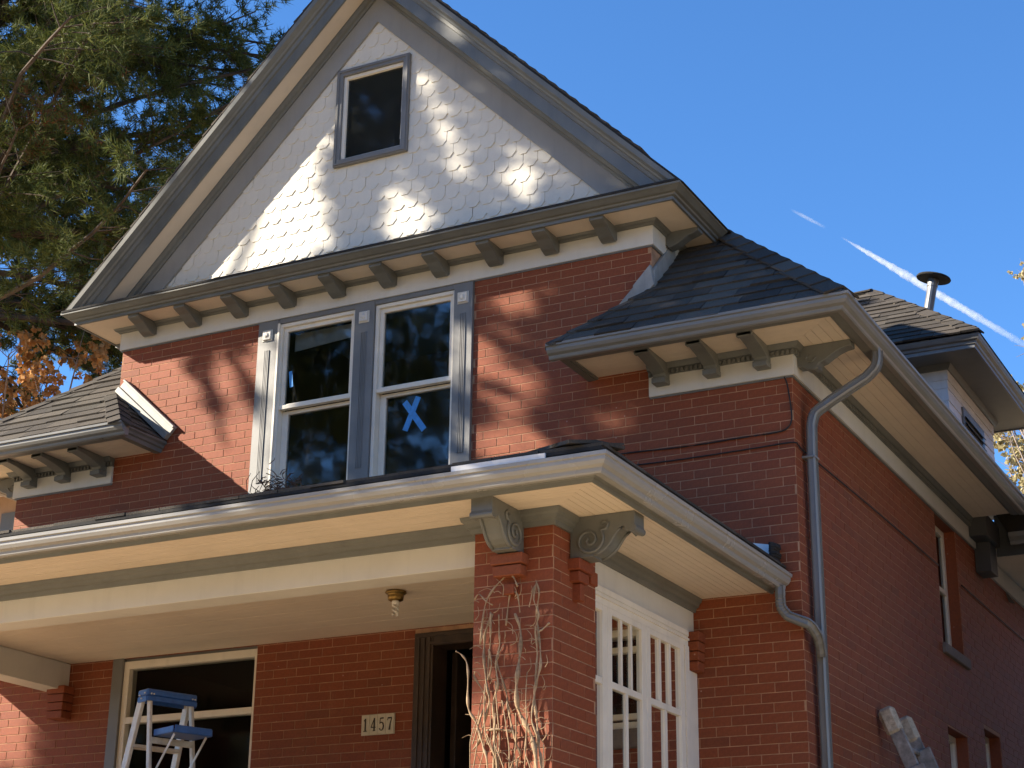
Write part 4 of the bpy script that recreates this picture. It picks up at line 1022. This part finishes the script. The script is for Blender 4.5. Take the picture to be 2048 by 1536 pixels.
# ------------------------------------------------------------------ dead vine on the pillar
VINES = [
[(-0.869,3.818),(-0.839,3.724),(-0.831,3.61),(-0.839,3.485),(-0.847,3.389),(-0.843,3.284),(-0.799,3.193),(-0.749,3.109),(-0.717,2.957)],
[(-1.015,3.831),(-1.065,3.739),(-1.073,3.674),(-1.065,3.574),(-1.039,3.425),(-1.025,3.346),(-1.061,3.238),(-1.09,3.13),(-1.121,3.077)],
[(-0.97,3.821),(-0.975,3.722),(-0.971,3.651),(-0.985,3.539),(-0.964,3.425),(-0.994,3.344),(-1.001,3.234),(-0.995,3.069),(-0.987,2.971)],
[(-0.942,3.648),(-0.982,3.567),(-0.955,3.466),(-0.932,3.381),(-0.918,3.297),(-0.882,3.185),(-0.85,3.088),(-0.834,3.033),(-0.863,2.965)],
[(-0.744,4.0),(-0.719,3.926),(-0.734,3.842),(-0.742,3.772),(-0.723,3.629),(-0.709,3.517),(-0.727,3.435),(-0.751,3.354),(-0.744,3.244),(-0.728,3.135),(-0.712,3.053),(-0.696,2.956)],
[(-0.741,3.985),(-0.75,3.886),(-0.711,3.797),(-0.736,3.715),(-0.732,3.602),(-0.737,3.491),(-0.742,3.326),(-0.75,3.217),(-0.718,3.107),(-0.741,2.958)],
[(-1.082,3.66),(-1.051,3.872),(-1.005,3.969),(-0.942,4.035),(-0.91,4.055),(-0.871,4.019),(-0.845,3.967)],
[(-0.938,3.761),(-0.927,3.889),(-0.902,3.953),(-0.857,3.925),(-0.843,3.824)],
[(-1.22,3.626),(-1.191,3.607),(-1.164,3.567),(-1.146,3.495),(-1.136,3.354),(-1.125,3.284),(-1.092,3.226),(-1.069,3.156),(-1.036,3.072),(-1.003,2.972)],
[(-1.108,3.506),(-1.117,3.479),(-1.074,3.406),(-1.051,3.348),(-1.08,3.239),(-1.115,3.104)],
[(-0.781,3.846),(-0.763,3.945),(-0.751,3.986)],
[(-1.038,3.176),(-0.959,3.176),(-0.897,3.164),(-0.851,3.153)],
[(-1.019,3.84),(-1.022,3.683),(-1.039,3.571),(-1.043,3.459),(-1.013,3.541),(-1.027,3.627)],
[(-1.13,3.923),(-1.095,3.949),(-1.042,3.9),(-1.003,3.876)],
[(-0.655,3.747),(-0.692,3.716),(-0.711,3.698)]]
def vine():
    t = thing('dead_vine', 'bare dry vine stems climbing the front of the brick porch pillar', 'vine', (-.9, -2.45, 2.0))
    rad = [1.35 * q for q in [.012, .007, .0065, .0065, .007, .0055, .005, .0045, .007, .005, .004, .007, .005, .004, .005]]
    for i, v in enumerate(VINES):
        y0 = -2.424 - rnd.uniform(0, .03); ph = rnd.uniform(0, 6)
        pts = [(x, y0 - .014 * math.sin(ph + k * 1.3) - (.03 if i == 8 else 0), z) for k, (x, z) in enumerate(v)]
        if v[-1][1] < 3.0: pts += [(pts[-1][0] + .02, y0 - .01, 2.5), (pts[-1][0] - .03, y0, 2.0)]
        P_ = smooth_path(pts, 5); n = len(P_)
        MB().tube(P_, [rad[i] * (.72 + .28 * math.sin(k * .9 + i)) * (1 if v[-1][1] > 3 else min(1, .55 + k / n)) for k in range(n)], 6).build('vine_stem', 'vine', t, smooth=True)
    for i in range(20):
        x = -1.0 + rnd.gauss(0, .09) + (.22 if i % 3 == 0 else 0); z = 2.0; top = rnd.uniform(3.0, 3.5); y0 = -2.425 - rnd.uniform(0, .06); pts = []
        k = 0
        while z < top:
            pts.append((x, y0 + .012 * math.sin(k + i), z)); z += rnd.uniform(.09, .17); x += rnd.gauss(0, .022) ; x = min(-.67, max(-1.14, x)); k += 1
        P_ = smooth_path(pts, 4); n = len(P_); r_ = rnd.uniform(.004, .008)
        MB().tube(P_, [r_ * (1.25 - .85 * q / n) for q in range(n)], 5).build('vine_stem', 'vine', t, smooth=True)
    m = MB()
    for i in range(70):
        x = rnd.uniform(-1.13, -.68); z = rnd.uniform(2.9, 3.95); y = -2.42 - rnd.uniform(0, .04); a = rnd.uniform(-1.4, 1.4) + math.pi / 2; L = rnd.uniform(.03, .10)
        m.tube(smooth_path([(x, y, z), (x + L * .5 * math.cos(a), y - .01, z + L * .5 * math.sin(a)), (x + L * math.cos(a + .5), y - .015, z + L * math.sin(a + .5))], 3), [.0028, .0026, .0024, .002, .0018, .0016, .001], 4)
    m.build('vine_tendrils', 'vine', t, kind='stuff')
vine()
def roof_debris():
    m = MB(); c = (-2.266 - 2.0 * .0, -2.55)
    for i in range(260):
        x = -4.16 + rnd.gauss(0, .15); y = -.16 + rnd.uniform(-.14, .10); z = 5.46 + abs(rnd.gauss(0, .12)) * math.exp(-((x + 4.16) / .25) ** 2) ; a = rnd.uniform(0, 6.3); b = rnd.uniform(-.7, 1.0); L = rnd.uniform(.04, .15)
        m.tube([(x, y, z), (x + L * .5 * math.cos(a), y + L * .3 * math.sin(a), z + L * .5 * b + .01), (x + L * math.cos(a + .4), y + L * .5 * math.sin(a), z + L * b)], [.004, .0035, .002], 4)
    o = m.build('dry_leaf_litter', 'litter', kind='stuff'); tag(o, 'heap of dry brown vine stems on the porch roof below the left upper window', 'plant litter')
roof_debris()

# ------------------------------------------------------------------ trees
def rot_to(dirs):
    d = dirs / np.linalg.norm(dirs, axis=1, keepdims=True); up = np.tile([0., 0., 1.], (len(d), 1)); up[np.abs(d[:, 2]) > .95] = [1., 0., 0.]
    a = np.cross(up, d); a /= np.linalg.norm(a, axis=1, keepdims=True); b = np.cross(d, a)
    th = npr.uniform(0, 6.283, len(d)); c, s_ = np.cos(th)[:, None], np.sin(th)[:, None]
    return np.stack([a * c + b * s_, b * c - a * s_, d], axis=2)
def tufts(name, pos, dirs, mat, parent, nbl=20, L=.14, wd=.012, spread=1.25, quad=False, kind=None):
    M_ = len(pos); R_ = rot_to(dirs)
    ang = npr.uniform(0, 6.283, (M_, nbl)); pol = spread * np.sqrt(npr.uniform(.02, 1, (M_, nbl))); ln = L * npr.uniform(.65, 1.1, (M_, nbl))
    d = np.stack([np.sin(pol) * np.cos(ang), np.sin(pol) * np.sin(ang), np.cos(pol)], -1)
    sdv = np.cross(d, npr.normal(size=d.shape)); sdv /= np.linalg.norm(sdv, axis=-1, keepdims=True)
    o = npr.normal(scale=L * .12, size=d.shape)
    if quad:
        t0 = o; t1 = o + d * ln[..., None] * .5 + sdv * wd; t2 = o + d * ln[..., None]; t3 = o + d * ln[..., None] * .5 - sdv * wd
        V = np.stack([t0, t1, t2, t3], 2); k = 4
    else:
        V = np.stack([o - sdv * wd / 2, o + sdv * wd / 2, o + d * ln[..., None]], 2); k = 3
    V = np.einsum('mij,mbkj->mbki', R_, V) + pos[:, None, None, :]
    V = V.reshape(-1, 3).astype(np.float32); nf = len(V) // k
    me = bpy.data.meshes.new(name); me.vertices.add(len(V)); me.vertices.foreach_set('co', V.ravel())
    me.loops.add(len(V)); me.loops.foreach_set('vertex_index', np.arange(len(V), dtype=np.int32))
    me.polygons.add(nf); me.polygons.foreach_set('loop_start', np.arange(0, len(V), k, dtype=np.int32)); me.polygons.foreach_set('loop_total', np.full(nf, k, np.int32))
    me.update(calc_edges=True); me.validate()
    return link(name, me, mat, parent, False, kind)
def limb_pts(a, d, L, droop, n=7, wob=.06):
    a = np.array(a, float); d = np.array(d, float); d /= np.linalg.norm(d); out = [a.copy()]
    for i in range(n):
        d = d + npr.normal(scale=wob, size=3) + np.array([0, 0, droop]); d /= np.linalg.norm(d); a = a + d * L / n; out.append(a.copy())
    return out
def pine(label, base, H, r0, z_lo, reach, nlimb, ntw, accept=None, group=None, az=None, tuft_kw={}, extra=None, dens=5):
    t = thing('pine_tree', label, 'tree', base, group); bx, by, bz = base
    tk = [(bx + .12 * math.sin(i * .9), by + .1 * math.cos(i * 1.3), bz + H * i / 9) for i in range(10)]
    MB().tube(tk, [r0 * (1 - .085 * i) for i in range(10)], 10).build('trunk', 'bark', t, smooth=True)
    wood = MB(); tp, td = [], []
    for i in range(nlimb):
        f = (i + rnd.random()) / nlimb; z = bz + z_lo + (H - z_lo) * f ** 1.05; rc = reach * (1 - f ** 1.7) ** .75 * rnd.uniform(.7, 1.08) + .35
        a = rnd.uniform(0, 6.283) if az is None else rnd.uniform(*az)
        k = min(8, int(f * 9)); c = tk[k]
        lp = limb_pts((c[0], c[1], z), (math.cos(a), math.sin(a), rnd.uniform(-.05, .45)), rc, rnd.uniform(-.07, .02))
        if accept is not None and not all(accept(p, .0) for p in lp[2:]): continue
        wood.tube([tuple(p) for p in lp], [.024 * rc / 3 * (1 - q / 8.5) + .005 for q in range(len(lp))], 6)
        for j in range(ntw):
            q = rnd.uniform(.08, 1) * (len(lp) - 1); q0 = int(min(q, len(lp) - 2)); p = lp[q0] + (lp[q0 + 1] - lp[q0]) * (q - q0)
            ld = lp[q0 + 1] - lp[q0]; ld /= np.linalg.norm(ld); sd = np.cross(ld, [0, 0, 1]) * rnd.choice((-1, 1))
            tw = limb_pts(p, ld * rnd.uniform(.3, 1) + sd * rnd.uniform(.3, 1) + np.array([0, 0, rnd.uniform(-.35, .4)]), rnd.uniform(.4, 1.15), rnd.uniform(-.12, .03), 4, .12)
            wood.tube([tuple(v) for v in tw], [.011, .009, .008, .006, .004], 4)
            for m_ in range(dens):
                s_ = rnd.uniform(1.2, 4); s0 = int(min(s_, 3)); pp = tw[s0] + (tw[s0 + 1] - tw[s0]) * (s_ - s0); dd = tw[s0 + 1] - tw[s0]
                tp.append(pp + npr.normal(scale=.05, size=3)); td.append(dd / np.linalg.norm(dd) + npr.normal(scale=.45, size=3) + np.array([0, 0, .15]))
    if extra is not None:
        ep, ed, ew = extra(); tp += ep; td += ed
        for pts, rr in ew: wood.tube(pts, rr, 6)
    wood.build('limbs', 'bark', t)
    tp = np.array(tp); td = np.array(td)
    if accept is not None:
        ok = np.array([accept(p, .035) for p in tp]); tp, td = tp[ok], td[ok]
    kw = dict(nbl=20, L=.15, wd=.013, spread=1.25); kw.update(tuft_kw)
    tufts('crown', tp, td, 'needle', t, **kw)
    return t, tp, td

# the big pine standing beyond the left corner
pt_, ptp, ptd = pine('tall dark pine rising behind the left slope of the gable', (-13.6, 5.2, 1.2), 19.5, .24, 9.4, 5.8, 175, 30, None, None, None, dict(nbl=15, L=.17, wd=.015), None, 9)
sel = npr.choice(len(ptp), 60, replace=False); c0 = np.array([-9.9, 3.3, 11.9]); near = np.argsort(np.linalg.norm(ptp - c0, axis=1))[:90]
tufts('dead_needle_clump', ptp[near], ptd[near], 'brownneedle', pt_, 12, .15, .012, 1.3)

# the front pine whose shade dapples the facade; its crown is cut so sun reaches listed patches
LIT = [(0, [(-6.2, 7.2), (-4.42, 7.12), (-4.40, 5.3), (-6.2, 5.3)]),
 (0, [(-5.5, 7.4), (-4.06, 8.80), (-4.01, 7.4)]),
 (0, [(-3.16, 9.20), (-3.04, 9.10), (-2.86, 8.66), (-2.68, 8.29), (-2.55, 7.95), (-2.63, 7.94), (-2.80, 8.3), (-2.97, 8.66), (-3.13, 8.95)]),
 (0, [(-3.40, 8.06), (-3.31, 8.06), (-3.24, 7.57), (-3.36, 7.57)]),
 (0, [(-3.23, 7.98), (-3.02, 7.96), (-2.94, 7.72), (-3.03, 7.57), (-3.19, 7.57)]),
 (0, [(-2.15, 8.14), (-2.02, 7.98), (-1.93, 7.74), (-2.06, 7.73), (-2.26, 7.93)]),
 (0, [(-2.38, 6.98), (-2.03, 6.96), (-1.99, 6.74), (-2.14, 6.71), (-2.31, 6.78)]),
 (0, [(-2.5, 6.60), (-2.37, 6.54), (-2.10, 6.24), (-2.10, 6.14), (-2.3, 6.20), (-2.50, 6.35)]),
 (0, [(-2.09, 6.23), (-1.92, 6.18), (-1.86, 6.04), (-2.04, 6.04)]),
 (0, [(-2.51, 5.81), (-2.3, 6.1), (-2.13, 5.88), (-1.92, 5.73), (-1.87, 5.55), (-2.5, 5.55)]),
 (0, [(-1.56, 5.88), (-1.49, 5.88), (-1.24, 5.70), (-1.28, 5.66)]),
 (0, [(-2.70, 6.75), (-2.56, 6.75), (-2.58, 6.2), (-2.70, 6.2)]),
 (-2.42, [(-1.20, 3.40), (-0.79, 3.33), (-0.60, 3.16), (-0.60, 1.5), (-1.2, 1.5)]),
 (-2.97, [(-7.5, 4.60), (-2.9, 4.60), (-2.9, 4.36), (-7.5, 4.36)]),
 (-.36, [(-2.96, 9.55), (-2.64, 9.32), (-2.57, 9.14), (-2.84, 9.36)]),
 (-.40, [(-6.6, 7.55), (-5.0, 7.55), (-5.0, 7.30), (-6.6, 7.30)]),
 (-.60, [(-7.8, 6.9), (-5.4, 6.9), (-5.4, 6.05), (-7.8, 6.05)]),
 (-.36, [(-6.5, 7.28), (-4.4, 9.36), (-4.4, 9.58), (-6.5, 7.55)]),
 (0, [(-7.3, 4.4), (-6.55, 4.4), (-6.55, 3.55), (-7.3, 3.55)])]
LITP = [(y, np.array(p)) for y, p in LIT]
kx, kz = SUN_DIR.x / SUN_DIR.y, SUN_DIR.z / SUN_DIR.y
def inside(poly, x, z):
    c = False; n = len(poly); j = n - 1
    for i in range(n):
        xi, zi = poly[i]; xj, zj = poly[j]
        if (zi > z) != (zj > z) and x < (xj - xi) * (z - zi) / (zj - zi) + xi: c = not c
        j = i
    return c
def casts_ok(p, mar):
    for y, poly in LITP:
        d = y - p[1]; x = p[0] + d * kx; z = p[2] + d * kz
        if inside(poly, x, z): return False
        if mar:
            for a, b in ((mar * 1.6, 0), (-mar * 1.6, 0), (0, mar), (0, -mar)):
                if inside(poly, x + a, z + b): return False
    return True
def sunward(x, z, L, y=0.0):
    """the point L metres (level) towards the sun from wall point (x, y, z)"""
    h = math.hypot(SUN_DIR.x, SUN_DIR.y); return np.array([x - SUN_DIR.x / h * L, y - SUN_DIR.y / h * L, z - SUN_DIR.z / h * L])
def front_extra():
    ep, ed, ew = [], [], []
    for i in range(9500):
        x = rnd.uniform(-4.15, 1.5); z = rnd.uniform(3.2, 11.0); L = rnd.uniform(7.6, 11.2)
        p = sunward(x, z, L); ep.append(p); ed.append(npr.normal(size=3) + np.array([0, 0, .3]))
    for i in range(1300):
        x = rnd.uniform(-3.2, .9); z = rnd.uniform(2.6, 5.2); ep.append(sunward(x, z, rnd.uniform(7, 10.5), -2.6)); ed.append(npr.normal(size=3))
    for i in range(900):
        x = rnd.uniform(-7.2, -5.7); z = rnd.uniform(2.6, 4.3); ep.append(sunward(x, z, rnd.uniform(7.5, 10.5))); ed.append(npr.normal(size=3))
    for pts in ([(-4.55, 8.6), (-4.75, 7.9), (-5.0, 7.30), (-5.10, 7.0), (-5.06, 6.73), (-4.97, 6.50), (-4.93, 6.30), (-4.85, 6.1)], [(-5.30, 6.86), (-5.16, 6.74), (-5.02, 6.56)], [(-4.9, 6.95), (-4.81, 6.82), (-4.64, 6.62), (-4.5, 6.46), (-4.45, 6.2)], [(-5.15, 6.98), (-5.22, 6.86), (-5.3, 6.78)]):
        n = len(pts); ew.append(([tuple(sunward(x, z, 9.4)) for x, z in pts], [.045 - .028 * i / n for i in range(n)]))
    for x, z in [(-5.12, 6.92), (-5.18, 6.84), (-5.0, 6.53), (-4.97, 6.46), (-4.63, 6.55), (-4.52, 6.42), (-4.78, 6.95), (-4.9, 7.9), (-4.6, 7.75), (-4.55, 8.0)]:
        for j in range(3): ep.append(sunward(x + rnd.uniform(-.04, .04), z + rnd.uniform(-.04, .04), 9.4)); ed.append(npr.normal(size=3))
    return ep, ed, ew
FB = sunward(-3.72, 1.2, 9.0); FB = (float(FB[0]), float(FB[1]), 1.25)
KEEP = [0]
def accept_front(p, mar):
    # the bough whose shadow crosses the sunlit brick is left standing
    if mar:
        d = -p[1]; x = p[0] + d * kx; z = p[2] + d * kz
        if -5.32 < x < -4.4 and 6.3 < z < 7.0 and abs(math.hypot(p[0] - x, p[1]) - 9.4) < .12: return True
    if mar and rnd.random() < .5 and not casts_ok(p, .16): return False
    return casts_ok(p, mar)
pine('broad pine in the front garden that shades the facade', FB, 15.5, .21, 9.5, 1.6, 26, 8, accept_front, None, None, dict(nbl=20, wd=.026), front_extra)
pine('pine by the street, mirrored in the upper windows', (-18.2, -23.0, .0), 28, .34, 9.0, 4.6, 60, 11, None, None, None, dict(nbl=12, wd=.07, L=.34))

# the tree with dry orange leaves beyond the left eave
def leafy(name, label, base, H, crown_c, crown_r, ntwig, leafmat, nleaf, group=None, lsize=.09, seedz=0, bare=.35):
    t = thing(name, label, 'tree', base, group); B = np.array(base, float); cc = np.array(crown_c, float); cr = np.array(crown_r, float)
    tr = [tuple(B + (cc - B) * f + np.array([.12 * math.sin(f * 5), .1 * math.cos(f * 4), 0])) for f in np.linspace(0, 1, 7)]
    MB().tube(tr, [.16 * (1 - .8 * f) + .02 for f in np.linspace(0, 1, 7)], 8).build('trunk', 'twig', t, smooth=True)
    wood = MB(); lp, ld = [], []
    for i in range(ntwig):
        a = npr.normal(size=3); a /= np.linalg.norm(a); tip = cc + a * cr * rnd.uniform(.55, 1.0) ; s_ = np.array(tr[rnd.randrange(3, 7)])
        mid = (s_ + tip) / 2 + npr.normal(scale=.2, size=3) + np.array([0, 0, -.2])
        pts = [s_, mid, tip, tip + np.array([rnd.uniform(-.1, .1), rnd.uniform(-.1, .1), rnd.uniform(.15, .5)])]; P_ = smooth_path([tuple(p) for p in pts], 4); n = len(P_)
        wood.tube(P_, [.028 * (1 - q / n) + .004 for q in range(n)], 4)
        for j in range(4):
            q = P_[rnd.randrange(n // 2, n)]; e = np.array(q) + npr.normal(scale=.22, size=3) + np.array([0, 0, .25])
            wood.tube([tuple(q), tuple((np.array(q) + e) / 2 + npr.normal(scale=.03, size=3)), tuple(e)], [.009, .006, .003], 4)
            if rnd.random() > bare:
                for m_ in range(nleaf): lp.append(e + npr.normal(scale=.11, size=3)); ld.append(np.array([rnd.gauss(0, .5), rnd.gauss(0, .5), -1]))
    wood.build('branches', 'twig', t)
    tufts('crown', np.array(lp), np.array(ld), leafmat, t, 7, lsize, lsize * .33, 1.1, True)
    return t
leafy('maple_tree', 'bare-twigged maple with clusters of dry orange leaves beyond the left eave', (-16.2, 8.2, 1.2), 8, (-14.0, 7.3, 9.0), (3.4, 2.2, 1.6), 120, 'orange', 11, None, .105, 0, .36)
def at(x, y, d):
    """scene point at level distance d from where the photographer stood, along image position x, y"""
    v = r2 * ((x - 1024) / FPX) - u2 * ((y - 768) / FPX) + fwd; v = v / math.hypot(v.x, v.y); return CAM + v * d
for (x, y, d, lab) in ((2135, 905, 42, 'pale-leaved tree far behind the dormer at the right'), (2165, 620, 55, 'taller pale-leaved tree farther off to the right')):
    c = at(x, y, d); leafy('pale_tree', lab, (c.x, c.y, 1.2), c.z, tuple(c), (2.0, 1.6, 1.5), 60, 'pale', 6, None, .16, 0, .25)
c = at(2112, 790, 38); leafy('bare_tree', 'leafless tree twigs at the right edge behind the dormer roof', (c.x, c.y, 1.2), c.z, tuple(c), (1.6, 1.4, 1.3), 26, 'pale', 1, None, .06, 0, .97)

# unseen belt of trees, added to block low sky and send warm light back
def added_street_trees():
    n = 5200; x = npr.uniform(-60, 60, n); top = 13.0 + 1.6 * np.sin(x * .35) + 1.4 * np.sin(x * .9 + 1); z = 1 + (top - 1) * npr.uniform(0, 1, n) ** .8; y = -46 + npr.normal(scale=1.8, size=n)
    o = tufts('added_street_trees', np.stack([x, y, z], 1), npr.normal(size=(n, 3)), 'pale', None, 10, 1.5, .42, 1.5, True, 'stuff'); tag(o, 'unseen belt of yellowed trees added across the street to block low sky', 'trees')
added_street_trees()

# ------------------------------------------------------------------ neighbouring house
def neighbour():
    p = at(36, 1000, 24); x1, y1 = p.x, p.y; b = thing('neighbour_house', 'tan house with white eave just left of the brick house', 'house', (x1 - 4, y1 + 3, 1.2))
    ze = at(0, 985, 24).z
    MB().box(x1 - 9, x1 + .8, y1, y1 + 8, 1.2, ze).build('wall', 'stucco', b)
    MB().box(x1 - 9.5, x1 + 1.3, y1 - .55, y1 + 8.5, ze + .001, ze + .06).build('soffit', 'whtflash', b)
    MB().sweep([(0, ze - .03), (.1, ze - .02), (.12, ze + .12), (0, ze + .12)], [(x1 - 9.5, y1 - .55), (x1 + 1.3, y1 - .55), (x1 + 1.3, y1 + 8)]).build('gutter', 'grey', b)
    MB().add([(x1 - 9.6, y1 - .65, ze + .12), (x1 + 1.4, y1 - .65, ze + .12), (x1 + 1.4, y1 + 8.6, ze + .12), (x1 - 9.6, y1 + 8.6, ze + .12), (x1 - 6, y1 + 4, ze + 1.4), (x1 - 2, y1 + 4, ze + 1.4)], [(0, 1, 5, 4), (1, 2, 5), (2, 3, 4, 5), (3, 0, 4)]).build('roof', 'shing', b)
    MB().box(x1 - .25, x1 + .82, y1 - .02, y1 - .001, ze - .55, ze - .25).build('trim_board', 'grey', b)
neighbour()
def unseen_neighbour():  # out of view, added to block sky light from the side wall
    b = thing('added_brown_house', 'unseen brown house added on the right to darken the side wall', 'house', (10, 6, 1.2))
    MB().box(3.0, 12, 2.0, 16, 1.2, 8.2).build('wall', 'brownwall', b)
    MB().add([(2.6, 1.5, 8.2), (12.4, 1.5, 8.2), (12.4, 16.5, 8.2), (2.6, 16.5, 8.2), (7.5, 1.7, 11.5), (7.5, 16.3, 11.5)], [(0, 1, 4), (1, 2, 5, 4), (2, 3, 5), (3, 0, 4, 5), (0, 3, 2, 1)]).build('roof', 'shing', b)
unseen_neighbour()

# ------------------------------------------------------------------ contrail high in the sky
def contrail():
    m, t, p = new_mat('contrail_ice'); t.nodes.remove(p); o = [k for k in t.nodes if k.type == 'OUTPUT_MATERIAL'][0]
    n = noise(t, coords(t, (1, 1, 1)), .10, 5, .65); lw = N(t, 'ShaderNodeLayerWeight'); lw.inputs[0].default_value = .35
    a = mth(t, 'MULTIPLY', mth(t, 'SUBTRACT', 1.0, lw.outputs['Facing']), ramp(t, n, [(.25, (.35, .35, .35)), (.7, (1, 1, 1))]))
    at_ = N(t, 'ShaderNodeAttribute', attribute_name='trail_amount'); a = mth(t, 'MULTIPLY', a, at_.outputs['Fac'])
    tr = N(t, 'ShaderNodeBsdfTransparent'); d = N(t, 'ShaderNodeBsdfTranslucent'); d.inputs[0].default_value = (.95, .95, .95, 1); d2 = N(t, 'ShaderNodeBsdfDiffuse'); d2.inputs[0].default_value = (.95, .95, .95, 1)
    md = N(t, 'ShaderNodeMixShader'); t.links.new(d.outputs[0], md.inputs[1]); t.links.new(d2.outputs[0], md.inputs[2])
    mx = N(t, 'ShaderNodeMixShader'); t.links.new(a, mx.inputs[0]); t.links.new(tr.outputs[0], mx.inputs[1]); t.links.new(md.outputs[0], mx.inputs[2]); t.links.new(mx.outputs[0], o.inputs[0])
    MAT['contrail'] = m
    for (xa, ya, xb, yb, rr, dn, lab) in ((1682, 474, 2075, 705, (1.0, 7.2), .6, 'long white vapour trail across the blue sky behind the vent pipe'), (1580, 418, 1652, 456, (1.2, 3), .25, 'short faint wisp of vapour trail above the long one')):
        n_ = 90; D = 2400; rg = 16; pts = []; rad = []; den = []
        for i in range(n_):
            f = i / (n_ - 1); q = at(xa + (xb - xa) * f, ya + (yb - ya) * f, D); k = math.sin(math.pi * min(1, f * 1.15 + .02)) ** .5 if dn > .5 else math.sin(math.pi * f)
            pts.append(tuple(q)); rad.append((rr[0] + (rr[1] - rr[0]) * min(1, f * 3) * (1 - .45 * f)) * rnd.uniform(.85, 1.15)); den.append(dn * (max(.0, min(1, f * 9) * (1 - max(0, f - .55) / .45 * .95)) if dn > .5 else k))
        mb = MB().tube(pts, rad, rg, False); o_ = mb.build('vapour_trail', 'contrail', smooth=True, kind='stuff')
        at2 = o_.data.attributes.new('trail_amount', 'FLOAT', 'POINT'); at2.data.foreach_set('value', [den[i // rg] for i in range(len(o_.data.vertices))])
        tag(o_, lab, 'vapour trail')
contrail()

for o in bpy.data.objects:
    if 'is_root' in o: del o['is_root']
S.view_layers[0].update()
